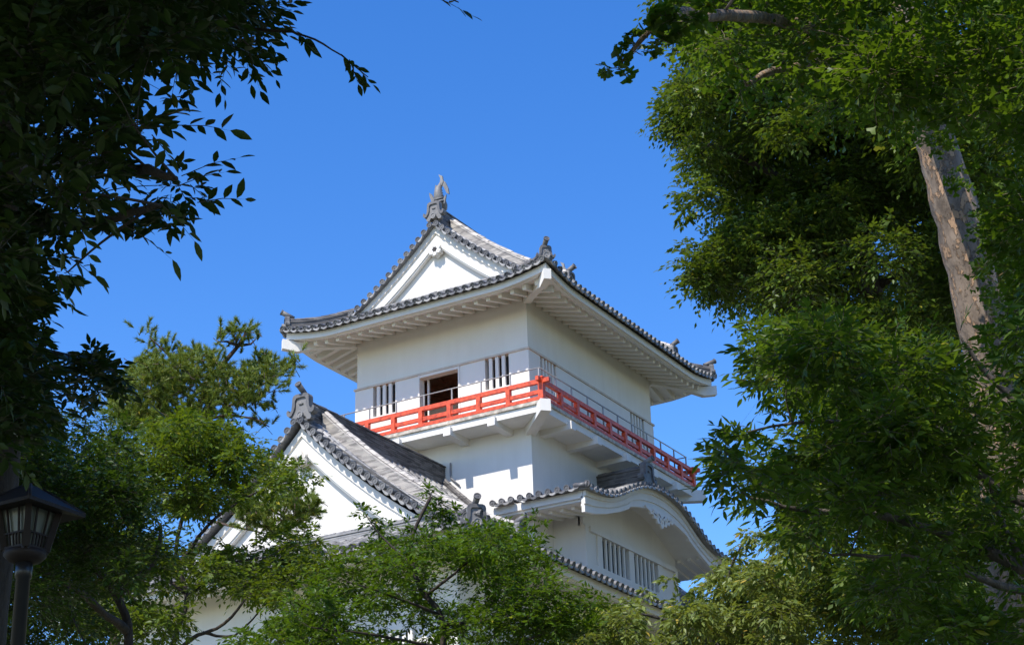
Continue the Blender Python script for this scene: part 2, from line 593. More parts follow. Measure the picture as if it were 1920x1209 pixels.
def gable(rf, yb, sg, smax, top_off, wall_y, wall_bottom, tri_off, parent, pend_z):
    """white gable: wall, layered bargeboards, pendant; sg=-1 faces -y; yb = outer face of the boards"""
    P = rf.prof
    w = MB()
    S_ = np.linspace(-smax, smax, 41)
    poly = [(a, P(abs(a)) - tri_off + 0.25) for a in S_]
    poly = [(a, b) for a, b in poly if b > wall_bottom + 0.02]
    poly = [(poly[0][0], wall_bottom)] + poly + [(poly[-1][0], wall_bottom)]
    w.prism(poly, lambda a, b, d: (CX + a, d, b), wall_y, wall_y - sg * 0.12)
    w.box(CX - 0.012, CX + 0.012, min(wall_y, wall_y + sg * 0.01), max(wall_y, wall_y + sg * 0.01), wall_bottom, P(0) - tri_off)
    gw = obj('gable_wall', w, M['plaster'], parent)
    b = MB()
    layers = [(top_off, top_off + 0.27, yb, 0.16), (top_off + 0.27, top_off + 0.40, yb - sg * 0.07, 0.2),
              (top_off + 0.40, tri_off - 0.07, yb - sg * 0.03, 0.22), (tri_off - 0.07, tri_off, yb - sg * 0.075, 0.16)]
    for o0, o1, y, th in layers:
        for side in (1, -1):
            rings = []
            for a in np.linspace(0, smax, 24):
                x = CX + side * a
                rings.append([(x, y, P(a) - o0), (x, y - sg * th, P(a) - o0), (x, y - sg * th, P(a) - o1), (x, y, P(a) - o1)])
            b.sweep(rings)
    obj('bargeboard', b, M['plaster'], gw)
    # pendant under the apex: six-lobed boss with a dark star painted for its shaded opening
    pd = MB()
    yz = yb + sg * 0.03
    hexa = []
    for i in range(24):
        an = 2 * math.pi * i / 24 + math.pi / 2
        r = 0.25 + 0.03 * math.cos(6 * (an - math.pi / 2))
        hexa.append((r * math.cos(an), r * math.sin(an)))
    mp = lambda a, b_, d: (CX + a, d, pend_z + b_)
    pd.prism(hexa, mp, yz, yz - sg * 0.22)
    for i in range(6):                                     # raised petals round the dark star
        an = math.pi / 6 + i * math.pi / 3
        ring = [(0.17 * math.cos(an) + 0.085 * math.cos(t), 0.17 * math.sin(an) + 0.085 * math.sin(t)) for t in np.linspace(0, 2 * math.pi, 10, endpoint=False)]
        pd.prism(ring, mp, yz + sg * 0.035, yz)
    pd.cur = 1
    star = []
    for i in range(10):
        an = math.pi / 2 + i * math.pi / 5
        r = 0.105 if i % 2 == 0 else 0.05
        star.append((r * math.cos(an), r * math.sin(an)))
    pd.prism(star, mp, yz + sg * 0.042, yz + sg * 0.002)
    pd.cur = 0
    obj('gable_pendant', pd, [M['stained'], M['dark']], gw)
    return gw

class Eave:
    """soffit, fascia, rafters and hip rafters round a wall rectangle"""
    def __init__(s, x0, x1, y0, y1, oh, zw, ze, A, L, tile_over=0.17):
        s.x0, s.x1, s.y0, s.y1, s.oh, s.zw, s.ze, s.A, s.L, s.to = x0, x1, y0, y1, oh, zw, ze, A, L, tile_over
        s.len = [x1 - x0, y1 - y0, x1 - x0, y1 - y0]
    def pt(s, k, u, o, z):
        return [(s.x0 + u, s.y0 - o, z), (s.x1 + o, s.y0 + u, z), (s.x1 - u, s.y1 + o, z), (s.x0 - o, s.y1 - u, z)][k]
    def lift(s, k, u):
        return lift_at(min(u, s.len[k] - u) + s.oh + s.to, s.A, s.L)
    def z(s, k, u, o):
        f = max(0.0, o) / s.oh
        return s.zw + (s.ze - s.zw) * f + s.lift(k, u) * f * f
    def zs(s, k, u, o):
        return s.z(k, u, o) + 0.06 * (1 - max(0.0, o) / s.oh)
    def build(s, name, parent, pitch, sides=(0, 1, 2, 3)):
        sf = MB(); fa = MB()
        for k in range(4):
            L = s.len[k]
            us = np.concatenate((np.linspace(-1, -0.02, 8) * s.oh, np.linspace(0, L, 14), L + np.linspace(0.02, 1, 8) * s.oh))
            os_ = np.linspace(0, 1, 5)
            vs = []
            for f in np.linspace(0, 1, len(us)):
                for o in os_ * s.oh:
                    u = np.interp(f, np.linspace(0, 1, len(us)), us)
                    u = min(max(u, -o), L + o)
                    vs.append(s.pt(k, u, o, s.z(k, u, o)))
            n = len(os_)
            sf.add(vs, [(i * n + j, i * n + j + 1, (i + 1) * n + j + 1, (i + 1) * n + j) for i in range(len(us) - 1) for j in range(n - 1)])
            for o1, th, a, b in ((s.oh, 0.10, 0.25, 0.0), (s.oh - 0.10, 0.14, 0.05, -0.03)):
                rings = []
                for u in us:
                    f = (u + s.oh) / (L + 2 * s.oh)
                    uo = -o1 + f * (L + 2 * o1); ui = -(o1 - th) + f * (L + 2 * (o1 - th))
                    zz = s.ze + s.lift(k, u)
                    rings.append([s.pt(k, uo, o1, zz + a), s.pt(k, ui, o1 - th, zz + a), s.pt(k, ui, o1 - th, zz + b), s.pt(k, uo, o1, zz + b)])
                fa.sweep(rings)
        ev = obj(name, sf, M['plaster'], parent)
        obj('fascia', fa, M['plaster'], ev)
        for k in sides:
            L = s.len[k]; o1 = s.oh - 0.33
            cnt = int((L + 2 * o1 - 0.5) / pitch)
            for i in range(cnt + 1):
                u = -o1 + 0.25 + (L + 2 * o1 - 0.5) * i / cnt
                o0 = max(0.02, -u + 0.05, u - L + 0.05)
                if o1 - o0 < 0.15:
                    continue
                r = MB()
                p = s.pt(k, u, o0, s.z(k, u, o0) - 0.08); q = s.pt(k, u, o1, s.z(k, u, o1) - 0.09)
                r.beam(p, q, 0.15, 0.25)
                obj('rafter', r, M['plaster'], ev)
        for (px, py, dx, dy) in ((s.x1, s.y0, 1, -1), (s.x0, s.y0, -1, -1), (s.x1, s.y1, 1, 1), (s.x0, s.y1, -1, 1)):
            h = MB()
            z1 = s.ze + s.A
            pts = [(0.0, s.zw - 0.16), (0.55, s.zw - 0.16 + (s.ze - s.zw) * 0.3), (0.85, s.ze - 0.10 + s.A * 0.25), (1.06, z1 - 0.26)]
            rings = []
            for f, z in pts:
                o = f * s.oh
                c = np.array((px + dx * o, py + dy * o, z))
                sd = np.array((dy, -dx, 0)) / math.sqrt(2) * 0.13 * (1 if dx * dy < 0 else 1)
                rings.append([c - sd + (0, 0, -0.19), c + sd + (0, 0, -0.19), c + sd + (0, 0, 0.19), c - sd + (0, 0, 0.19)])
            h.sweep(rings)
            obj('hip_rafter', h, M['plaster'], ev)
        return ev

# ---- lookout storey -------------------------------------------------------
X0, X1, Y0, Y1 = -7.4, 0.0, 0.0, 9.8
ZB, ZF = -1.97, -4.45                 # band under the plain upper wall; balcony floor
lw = MB()
for (a, b, c, d) in ((X0 + .05, X1 - .05, Y0 + .05, Y0 + .25), (X0 + .05, X1 - .05, Y1 - .25, Y1 - .05)):
    lw.box(a, b, c, d, ZB - 0.04, 0.25)
for (a, b) in ((X0 + .05, X0 + .25), (X1 - .25, X1 - .05)):
    lw.box(a, b, Y0 + .25, Y1 - .25, ZB - 0.04, 0.25)
lookout = obj('lookout_wall', lw, M['plaster'], turret)
bd = MB()                              # thin ledge running round above the openings
bd.box(X0 - .045, X1 + .045, Y0 - .045, Y0 + .05, ZB - .045, ZB + .03)
bd.box(X0 - .045, X1 + .045, Y1 - .05, Y1 + .045, ZB - .045, ZB + .03)
bd.box(X0 - .045, X0 + .05, Y0 + .05, Y1 - .05, ZB - .045, ZB + .03)
bd.box(X1 - .05, X1 + .045, Y0 + .05, Y1 - .05, ZB - .045, ZB + .03)
obj('wall_ledge', bd, M['ledge'], lookout)
TH = 0.24
def pierced(mb, along, lo, hi, fixed, inward, opens):
    """wall along x or y with openings [(a, b, z_sill, z_head)]"""
    cuts = sorted(opens)
    cur = lo
    def put(a, b, z0, z1):
        f0, f1 = sorted((fixed, fixed + inward * TH))
        if along == 'x': mb.box(a, b, f0, f1, z0, z1)
        else: mb.box(f0, f1, a, b, z0, z1)
    for a, b, zs, zh in cuts:
        put(cur, a, ZF, ZB - .045)
        if zs > ZF + 0.01: put(a, b, ZF, zs)
        if zh < ZB - .06: put(a, b, zh, ZB - .045)
        cur = b
    put(cur, hi, ZF, ZB - .045)
FW_OP = [(-6.60, -5.62, -3.19, ZB - .05), (-4.62, -2.84, ZF, ZB - .05), (-1.79, -0.81, -3.19, ZB - .05)]
SD_OP = [(0.83, 1.98, -3.19, ZB - .05), (7.80, 8.97, -3.19, ZB - .05)]
pw = MB()
pierced(pw, 'x', X0, X1, Y0, 1, FW_OP)
pierced(pw, 'x', X0, X1, Y1, -1, [])
pierced(pw, 'y', Y0 + TH, Y1 - TH, X1, -1, SD_OP)
pierced(pw, 'y', Y0 + TH, Y1 - TH, X0, 1, [])
gal = obj('gallery_wall', pw, M['plaster'], turret)
for a, b, zs, zh in (FW_OP[0], FW_OP[2]):
    m = MB()
    wd = (b - a)
    for i in range(3):
        c = a + wd * (0.215 + 0.27 * i) + 0.007
        m.box(c - .066, c + .066, Y0 + .01, Y0 + .09, zs, zh)
    wn = obj('window', m, M['plaster'], gal)
    gl = MB(); gl.box(a, b, Y0 + TH, Y0 + TH + .03, zs, zh + .04)  # dark sheet stands in for the unlit depth behind the slots
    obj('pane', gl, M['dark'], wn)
for a, b, zs, zh in SD_OP:
    m = MB()
    wd = b - a
    for i in range(4):
        c = a + wd * (0.20 + 0.2 * i)
        m.box(X1 - .09, X1 - .01, c - .05, c + .05, zs, zh)
    wn = obj('window', m, M['plaster'], gal)
    gl = MB(); gl.box(X1 - TH - .03, X1 - TH, a, b, zs, zh + .04)
    obj('pane', gl, M['glass'], wn)
dr = MB()                              # door frame, white reveal post and side jambs
dr.box(-4.62, -4.55, Y0 - .03, Y0 + .3, ZF, ZB - .05)
dr.box(-2.91, -2.84, Y0 - .03, Y0 + .3, ZF, ZB - .05)
dr.box(-4.55, -2.91, Y0 - .02, Y0 + .3, ZB - .15, ZB - .05)
dr.box(-4.42, -4.36, Y0 + .30, Y0 + .38, ZF, ZB - .15)
door = obj('doorway', dr, M['plaster'], gal)
nb = MB()
for i in range(34):
    x = -4.34 + i * 0.0425
    nb.box(x - .006, x + .006, Y0 + .33, Y0 + .342, ZF, -3.17)
for z in np.arange(ZF + .05, -3.15, 0.0625):
    nb.box(-4.36, -2.91, Y0 + .345, Y0 + .355, z - .006, z + .006)
nb.box(-4.36, -2.91, Y0 + .32, Y0 + .36, -3.20, -3.15)
obj('mesh_barrier', nb, M['net'], door)
it = MB()                              # brown interior: coffered ceiling, floor, back wall
it.box(X0 + .26, X1 - .26, Y0 + .27, Y1 - .26, -0.9, -0.85)
for y in np.arange(0.9, 9.4, 0.9):
    it.box(X0 + .27, X1 - .27, y - .06, y + .06, -1.06, -0.90)
for x in np.arange(X0 + 0.8, X1 - .3, 0.9):
    it.box(x - .05, x + .05, Y0 + .28, Y1 - .27, -1.0, -0.902)
it.box(X0 + .26, X1 - .26, 6.2, 6.3, ZF, -0.9)
obj('brown_room', it, M['brown'], gal)

# ---- balcony ---------------------------------------------------------------
sl_ = MB()
OV = 1.10
sl_.box(X0 - OV, X1 + OV, Y0 - OV, Y1 + OV, -4.88, -4.62)
balc = obj('balcony', sl_, M['plaster'], turret)
eb = MB()
e1 = OV + .07
eb.box(X0 - e1, X1 + e1, Y0 - e1, Y0 - OV + .35, -4.617, -4.50)
eb.box(X0 - e1, X1 + e1, Y1 + OV - .35, Y1 + e1, -4.617, -4.50)
eb.box(X0 - e1, X0 - OV + .35, Y0 - OV + .35, Y1 + OV - .35, -4.617, -4.50)
eb.box(X1 + OV - .35, X1 + e1, Y0 - OV + .35, Y1 + OV - .35, -4.617, -4.50)
eb.box(X0 - .75, X1 + .75, Y0 - .75, Y1 + .75, -4.616, -4.46)
obj('floor_edge', eb, M['edge'], balc)
def bracket(p, q, w=0.29, h=0.30):
    b = MB(); b.beam(p, q, w, h)
    obj('bracket_beam', b, M['plaster'], balc)
for x in (-0.85, -2.64, -4.76, -6.55):
    bracket((x, Y0 + .1, -4.95), (x, Y0 - 1.26, -4.91))
    bracket((x, Y1 - .1, -4.95), (x, Y1 + 1.26, -4.91))
for y in (0.75, 2.65, 4.9, 7.15, 9.05):
    bracket((X1 - .1, y, -4.95), (X1 + 1.26, y, -4.91))
    bracket((X0 + .1, y, -4.95), (X0 - 1.26, y, -4.91))
for (x, y, dx, dy) in ((X1, Y0, 1, -1), (X0, Y0, -1, -1), (X1, Y1, 1, 1), (X0, Y1, -1, 1)):
    bracket((x - dx * .1, y - dy * .1, -4.98), (x + dx * 1.36, y + dy * 1.36, -4.80), 0.36, 0.44)
# red railing
OR = 1.06
fx = [1.05, -.24, -1.43, -2.63, -3.81, -4.97, -6.10, -7.20]
sy = [.24, 1.41, 2.66, 3.86, 5.06, 6.23, 7.39, 8.57, 9.75]
rr = MB()
for y in (Y0 - OR, Y1 + OR):
    rr.beam((X0 - OR - .32, y, -3.80), (X1 + OR + .32, y, -3.80), .13, .15)
    rr.beam((X0 - OR, y, -4.175), (X1 + OR, y, -4.175), .09, .14)
    rr.beam((X0 - OR - .1, y, -4.41), (X1 + OR + .1, y, -4.41), .15, .12)
for x in (X0 - OR, X1 + OR):
    rr.beam((x, Y0 - OR - .32, -3.782), (x, Y1 + OR + .32, -3.782), .125, .15)
    rr.beam((x, Y0 - OR + .06, -4.172), (x, Y1 + OR - .06, -4.172), .088, .14)
    rr.beam((x, Y0 - OR - .1, -4.407), (x, Y1 + OR + .1, -4.407), .148, .12)
rail = obj('railing', rr, M['red'], balc)
def red_post(x, y, corner=False):
    p = MB()
    w = .095 if corner else .08
    p.box(x - w, x + w, y - w, y + w, -4.46, -3.70 if corner else -3.875)
    if corner:
        p.box(x - w - .02, x + w + .02, y - w - .02, y + w + .02, -3.70, -3.655)
    obj('railing_post', p, M['red'], rail)
for y in (Y0 - OR, Y1 + OR):
    for x in fx[1:]: red_post(x, y)
for x in (X0 - OR, X1 + OR):
    for y in sy: red_post(x, y)
    for y in (Y0 - OR, Y1 + OR): red_post(x, y, True)
# grey safety handrail inside it
OG = .91
hr = MB()
for y in (Y0 - OG, Y1 + OG):
    hr.tube([(X0 - OG, y, -3.23), (X1 + OG, y, -3.23)], .024, 8)
for x in (X0 - OG, X1 + OG):
    hr.tube([(x, Y0 - OG, -3.23), (x, Y1 + OG, -3.23)], .024, 8)
hand = obj('handrail', hr, M['metal'], balc)
gx = [.89, -.24, -1.42, -2.62, -3.78, -4.96, -6.12, -7.24, X0 - OG]
gy = [.22, 1.36, 2.53, 3.72, 4.87, 6.01, 7.24, 8.42, 9.58]
for y in (Y0 - OG, Y1 + OG):
    for x in gx:
        p = MB(); p.box(x - .022, x + .022, y - .022, y + .022, -4.46, -3.245); obj('handrail_post', p, M['metal'], hand)
for x in (X0 - OG, X1 + OG):
    for y in gy:
        p = MB(); p.box(x - .022, x + .022, y - .022, y + .022, -4.46, -3.245); obj('handrail_post', p, M['metal'], hand)

# ---- upper roof --------------------------------------------------------------
UPR = Roof(5.70, 6.90, lambda s: 3.84 - .95 * s + .046 * s * s, 0.36, 2.2, 5.25)
ue = Eave(X0, X1, Y0, Y1, 1.83, 0.07, -0.42, 0.33, 2.2).build('upper_eave', turret, 0.485)
t = MB(faced=True)
roof_tiles(t, UPR, 2.05)
for sg in (-1, 1):
    verge_tiles(t, UPR.prof, 3.75, CY + sg * 5.25, sg)
uroof = obj('upper_roof', t, [M['tile'], M['tile_face']], turret)
rg = MB()
ridge(rg, [(CX, CY - 5.0, 3.80), (CX, CY, 3.80), (CX, CY + 5.0, 3.80)], .19, .66)
obj('main_ridge', rg, M['ridge'], uroof)
for sg in (-1, 1):
    o = MB(); ornament(o, (CX, CY + sg * 5.08, 4.66), (0, sg, 0), 0.80, True, None)
    obj('ridge_end_tile', o, M['tile_end'], uroof)
    # shachi: upright fish with raised tail
    fsh = MB()
    yy = CY + sg * 4.72
    q = lambda a, b, c: (CX + a, yy + sg * b, 4.60 + c)
    fsh.tube([q(0, -.30, .02), q(0, -.18, .10), q(0, .0, .28), q(0, .12, .52), q(-.01, .10, .74), q(.02, .02, .92), q(.06, -.02, 1.06)],
             [.13, .21, .22, .17, .13, .085, .06], 10)
    for k_ in range(6):                                    # scale rows
        z = .22 + k_ * .11
        fsh.tube([q(0, .06, z), q(0, .085, z + .05)], [.235 - k_ * .02, .20 - k_ * .02], 12)
    blade = lambda pts, th, off: fsh.prism(pts, lambda a, b, d: q(a, off + d, b), -th, th)
    blade([(.0, .86), (.10, .88), (.17, 1.06), (.13, 1.30), (-.03, 1.40), (.045, 1.22), (.03, 1.05)], .035, .0)
    blade([(.06, .95), (.17, .84), (.30, .54), (.40, .48), (.36, .74), (.24, 1.02), (.12, 1.16)], .035, -.03)
    blade([(-.02, .88), (-.14, .98), (-.17, .88), (-.21, .70), (-.10, .66)], .04, .03)
    blade([(-.12, .08), (-.18, .34), (-.33, .64), (-.43, .72), (-.40, .52), (-.27, .14)], .035, .05)
    blade([(.14, .10), (.22, .34), (.32, .44), (.30, .30), (.24, .08)], .03, .05)
    for k_ in range(5):                                    # dorsal spines down the back
        z = .16 + .12 * k_
        fsh.prism([(-.34 + .05 * k_, z), (-.20 + .05 * k_, z + .12), (-.20 + .02 * k_, z - .06)], lambda a, b, d: q(d, a, b), -.025, .025)
    obj('roof_finial', fsh, M['tile_end'], uroof)
for sg in (-1, 1):
    for sx in (1, -1):
        kr = MB()
        yk = CY + sg * 4.22
        ridge(kr, [(CX + sx * a, yk, UPR.side(CX + sx * a, yk) + .02) for a in np.linspace(.22, 5.05, 14)], .16, .56 )
        obj('gable_ridge', kr, M['pale_ridge'], uroof)
        o = MB(); xe = CX + sx * 5.1
        small_ornament(o, (xe, yk, UPR.side(xe, yk) + .62), (sx, 0, 0), .66)
        obj('ridge_end_tile', o, M['tile_end'], uroof)
        hrg = MB()
        pts = []
        for d in np.linspace(1.95, 0.22, 10):
            x, y = CX + sx * (UPR.hx - d), CY + sg * (UPR.hy - d)
            pts.append((x, y, UPR.side(x, y) + .0))
        ridge(hrg, pts, .13, .30)
        obj('corner_ridge', hrg, M['ridge'], uroof)
        o = MB()
        x, y = CX + sx * (UPR.hx - .18), CY + sg * (UPR.hy - .18)
        small_ornament(o, (x, y, UPR.side(x, y) + .46), (sx, sg, 0), .60)
        obj('ridge_end_tile', o, M['tile_end'], uroof)
    nz = MB()
    yb_ = CY + sg * 5.02
    ridge(nz, [(CX + a, yb_, UPR.front(CX, yb_)) for a in (-3.35, -1, 1, 3.35)], .10, .10, .05)
    obj('gable_foot_tiles', nz, M['tile'], uroof)
    gable(UPR, CY + sg * 5.08, sg, 3.70, .15, CY + sg * 4.82, 0.75, .92, turret, 2.72)

# ---- middle storey and the big roof -----------------------------------------
mw = MB(); mw.box(X0, X1, Y0, Y1, -12.0, -4.885)
obj('middle_wall', mw, M['plaster'], turret)
LOR = Roof(8.0, 15.65, lambda s: -6.27 - 1.03 * s + .044 * s * s, 0.30, 2.6, 13.25)
le = Eave(CX - 6.25, CX + 6.25, CY - 13.9, CY + 13.9, 1.58, -11.58, -12.02, 0.28, 2.6)
le.build('lower_eave', turret, 0.50, (0, 1))
t = MB(faced=True)
roof_tiles(t, LOR, 2.75)
for sg in (-1, 1):
    verge_tiles(t, LOR.prof, 5.35, CY + sg * 13.25, sg)
lroof = obj('lower_roof', t, [M['tile'], M['tile_face']], turret)
for sg in (-1, 1):
    rg = MB()
    ya, yb_ = (CY + sg * 13.0, Y0) if sg < 0 else (CY + sg * 13.0, Y1)
    ridge(rg, [(CX, ya, -6.30), (CX, (ya + yb_) / 2, -6.30), (CX, yb_, -6.30)], .19, .64)
    obj('main_ridge', rg, M['ridge'], lroof)
    o = MB(); ornament(o, (CX, CY + sg * 12.95, -5.46), (0, sg, 0), 0.95, True, .30)
    obj('ridge_end_tile', o, M['tile_end'], lroof)
    for sx in (1, -1):
        kr = MB(); yk = CY + sg * 12.05
        ridge(kr, [(CX + sx * a, yk, LOR.side(CX + sx * a, yk) + .02) for a in np.linspace(.22, 7.2, 16)], .18, .60)
        obj('gable_ridge', kr, M['pale_ridge'], lroof)
        o = MB(); xe = CX + sx * 7.25
        small_ornament(o, (xe, yk, LOR.side(xe, yk) + .70), (sx, 0, 0), .70)
        obj('ridge_end_tile', o, M['tile_end'], lroof)
        hrg = MB(); pts = []
        for d in np.linspace(2.75, 0.22, 10):
            x, y = CX + sx * (LOR.hx - d), CY + sg * (LOR.hy - d)
            pts.append((x, y, LOR.side(x, y) - .05))
        ridge(hrg, pts, .16, .30)
        obj('corner_ridge', hrg, M['ridge'], lroof)
        o = MB()
        x, y = CX + sx * (LOR.hx - .12), CY + sg * (LOR.hy - .12)
        small_ornament(o, (x, y, LOR.side(x, y) + .22), (sx, sg, 0), .78)
        obj('ridge_end_tile', o, M['tile_end'], lroof)
        # flashing tiles where the slope meets the tower wall
        fl = MB(); yf = (Y0 - .13) if sg < 0 else (Y1 + .13)
        ridge(fl, [(CX + sx * a, yf, LOR.side(CX + sx * a, yf)) for a in np.linspace(.2, 4.2, 10)], .10, .26, .06)
        obj('flashing_tiles', fl, M['ridge'], lroof)
    nz = MB(); yb_ = CY + sg * 13.0
    ridge(nz, [(CX + a, yb_, LOR.front(CX, yb_)) for a in (-5.0, -2, 2, 5.0)], .12, .22, .06)
    obj('gable_foot_tiles', nz, M['tile'], lroof)
    gable(LOR, CY + sg * 13.02, sg, 5.30, .30, CY + sg * 12.76, -10.75, 1.12, turret, -7.62)
bw = MB(); bw.box(CX - 6.25, CX + 6.25, CY - 13.9, CY + 13.9, -18.6, -11.56)
body = obj('lower_wall', bw, M['plaster'], turret)
for x in (-7.6, -3.7, 0.2):
    m = MB(); y = CY - 13.9
    m.box(x - .75, x + .75, y - .06, y - .003, -15.6, -13.9)
    wn = obj('window', m, M['glass'], body)
    b = MB()
    for i in range(6):
        c = x - .75 + .15 + i * .24
        b.box(c - .06, c + .06, y - .12, y - .062, -15.6, -13.9)
    for a, c, d, e in ((-.9, .9, -13.9, -13.75), (-.9, .9, -15.75, -15.6)):
        b.box(x + a, x + c, y - .14, y - .002, d, e)
    b.box(x - .9, x - .75, y - .14, y - .002, -15.6, -13.9); b.box(x + .75, x + .9, y - .14, y - .002, -15.6, -13.9)
    obj('window_bars', b, M['plaster'], wn)

# ---- bay with the undulating gable -------------------------------------------
tk = np.array([0, .6, 1.4, 2.1, 2.8, 3.6, 4.3, 5.0, 5.6, 6.0])
zk_ = np.array([-6.38, -6.41, -6.53, -6.76, -7.06, -7.43, -7.61, -7.69, -7.72, -7.71])
zt_ = np.array([-6.45, -6.48, -6.60, -6.90, -7.25, -7.58, -7.72, -7.79, -7.83, -7.83])
tb_ = np.array([0, .5, 1.5, 2.0, 2.3, 2.42, 3.16, 4.1, 5.0, 5.7])
zb_ = np.array([-7.22, -7.23, -7.36, -7.47, -7.55, -7.66, -7.95, -8.25, -8.47, -8.56])
def smooth_interp(t, ts, zs):
    # cosine-smoothed average keeps the curve from showing its knots
    acc = 0
    for d in (-.25, -.12, 0, .12, .25):
        acc += np.interp(min(abs(t + d), ts[-1]), ts, zs)
    return acc / 5
zk = lambda y: smooth_interp(abs(y - CY), tk, zk_)
zft = lambda y: smooth_interp(abs(y - CY), tk, zt_)
zfb = lambda y: float(np.interp(abs(y - CY), tb_, zb_))
XF = 2.40
bay_w = MB()
prof = [(y, zft(y) - .34) for y in np.linspace(1.3, 8.5, 25)]
def bay_panel(y0, y1, z0, z1, x0=1.05, x1=1.25):
    bay_w.box(x0, x1, y0, y1, z0, z1)
# pediment set back above the lintel, body with openings below it
bay_w.prism([(1.3, -8.30)] + prof + [(8.5, -8.30)], lambda a, b, d: (d, a, b), 1.17, 0.98)
OPN = [(2.50, 4.53), (4.91, 6.83)]
bay_panel(1.58, 2.16, -9.58, -8.47, 1.05, 1.20)
bay_panel(7.22, 8.22, -9.58, -8.47, 1.05, 1.20)
bay_panel(1.30, 1.58, -9.58, -8.30); bay_panel(8.22, 8.50, -9.58, -8.30)
bay_panel(2.16, 2.50, -9.58, -8.47); bay_panel(4.53, 4.91, -9.58, -8.47); bay_panel(6.83, 7.22, -9.58, -8.47)
bay_panel(1.30, 8.50, -10.6, -9.58, 1.0, 1.27)
bay_panel(1.58, 8.22, -8.47, -8.30, 1.05, 1.31)
for y0, y1 in ((1.3, 1.5), (8.3, 8.5)):
    bay_w.box(-.05, 1.05, y0, y1, -10.6, -7.75)
bay = obj('bay_wall', bay_w, M['plaster'], turret)
for y0, y1 in OPN:
    m = MB()
    st = (y1 - y0) / 6
    for i in range(5):
        c = y0 + st * (i + 1)
        m.box(1.15, 1.225, c - .048, c + .048, -9.58, -8.47)
    wn = obj('window', m, M['plaster'], bay)
    gl = MB(); gl.box(1.02, 1.05, y0, y1, -9.58, -8.47)
    obj('pane', gl, M['glass'], wn)
# soffit under the curved roof
sf = MB(); ys = np.linspace(-.72, 10.52, 60)
sf.add([(x, y, zft(y) - .36) for y in ys for x in (-1.25, 2.34)], [(i * 2, i * 2 + 1, i * 2 + 3, i * 2 + 2) for i in range(59)])
bsof = obj('bay_eave', sf, M['plaster'], turret)
fb = MB()
ys = np.linspace(-.76, 10.56, 120)
for x, th, f0, f1 in ((XF, .10, 0.0, 0.25), (XF - .06, .12, .25, .32), (XF - .03, .14, .32, .62), (XF - .075, .12, .62, .70), (XF - .05, .12, .70, 1.0)):
    rings = []
    for y in ys:
        a, b = zft(y), zfb(y)
        z0, z1 = a + (b - a) * f0, a + (b - a) * f1
        rings.append([(x, y, z0), (x - th, y, z0), (x - th, y, z1), (x, y, z1)])
    fb.sweep(rings)
obj('curved_bargeboard', fb, M['plaster'], bsof)
for y, sg in ((-.76, -1), (10.56, 1)):
    sfa = MB()
    f0, f1 = sorted((y, y - sg * .10))
    sfa.box(-1.3 if sg < 0 else 0, XF - .12, f0, f1, -8.07, -7.82)
    f0, f1 = sorted((y - sg * .10, y - sg * .22))
    sfa.box(-1.3 if sg < 0 else 0, XF - .14, f0, f1, -8.15, -8.02)
    if sg < 0: sfa.box(-1.32, -1.22, -.70, -.01, -8.9, -7.8)
    obj('fascia', sfa, M['plaster'], bsof)
for x in (2.08, 1.72, 1.29, .86, .43, 0.0, -.43, -.86):
    for sg in (-1, 1):
        if sg > 0 and x < .1: continue
        r = MB(); e = CY + sg * 5.32
        w_ = (1.26 if x > .02 else -.03) if sg < 0 else 8.54
        r.beam((x, w_, -7.96 if x > .02 else -8.02), (x, e, -8.20), .14, .17)
        obj('rafter', r, M['plaster'], bsof)
kg = MB()                              # carved pendant under the crown of the curve
pl = [(-1.25, .02), (-.7, .06), (0, .08), (.7, .06), (1.05, .02), (1.12, -.06), (.95, -.10), (.86, -.20), (.66, -.17), (.60, -.30), (.42, -.28), (.34, -.42), (.16, -.40),
      (0, -.55), (-.16, -.40), (-.34, -.42), (-.42, -.28), (-.60, -.30), (-.66, -.17), (-.86, -.20), (-.95, -.10), (-1.2, -.06)]
mpk = lambda a, b, d: (d, CY + a, -7.26 + b)
kg.prism(pl, mpk, 2.44, 2.36)
for a, b, r in ((0, -.26, .13), (-.38, -.14, .11), (.38, -.14, .11), (-.72, -.06, .08), (.72, -.06, .08)):
    pts = [mpk(a + r * (1 - k_ / 16) * math.cos(k_ * .55), b + r * (1 - k_ / 16) * math.sin(k_ * .55), 2.45) for k_ in range(14)]
    kg.tube(pts, .022, 6)
kg.cur = 1  # dark slivers paint the shade inside the carved cutouts
for a, b, an in ((.16, -.10, .6), (-.16, -.10, 2.5), (.2, -.27, 1.3), (-.2, -.27, 1.9), (.54, -.14, .2), (-.54, -.14, 2.9)):
    c, s_ = math.cos(an), math.sin(an)
    q_ = [(-.10, -.012), (0, -.028), (.10, -.008), (.10, .012), (0, .026), (-.10, .014)]
    kg.prism([(a + c * u - s_ * v, b + s_ * u + c * v) for u, v in q_], mpk, 2.443, 2.40)
obj('gable_pendant', kg, [M['plaster'], M['dark']], bsof)
t = MB(faced=True)
ya = np.linspace(CY, -.95, 26); yb2 = np.linspace(CY, 10.75, 26)
prevs = {}
xrow = [2.18 - .358 * i for i in range(10)]
for x in xrow:
    for key, yy in (('a', ya), ('b', yb2)):
        if x < .02:
            if key == 'b': continue
            yy = np.linspace(-.02, -.95, 8)
        pts = [(x, y, zk(y)) for y in yy]
        tile_row(t, pts, (1, 0, 0), end_ax=(0, -1 if key == 'a' else 1, 0))
        if key in prevs and len(prevs[key]) == len(pts):
            strip(t, prevs[key], pts); lip(t, prevs[key][-1], pts[-1], (0, -1 if key == 'a' else 1, 0))
        prevs[key] = pts
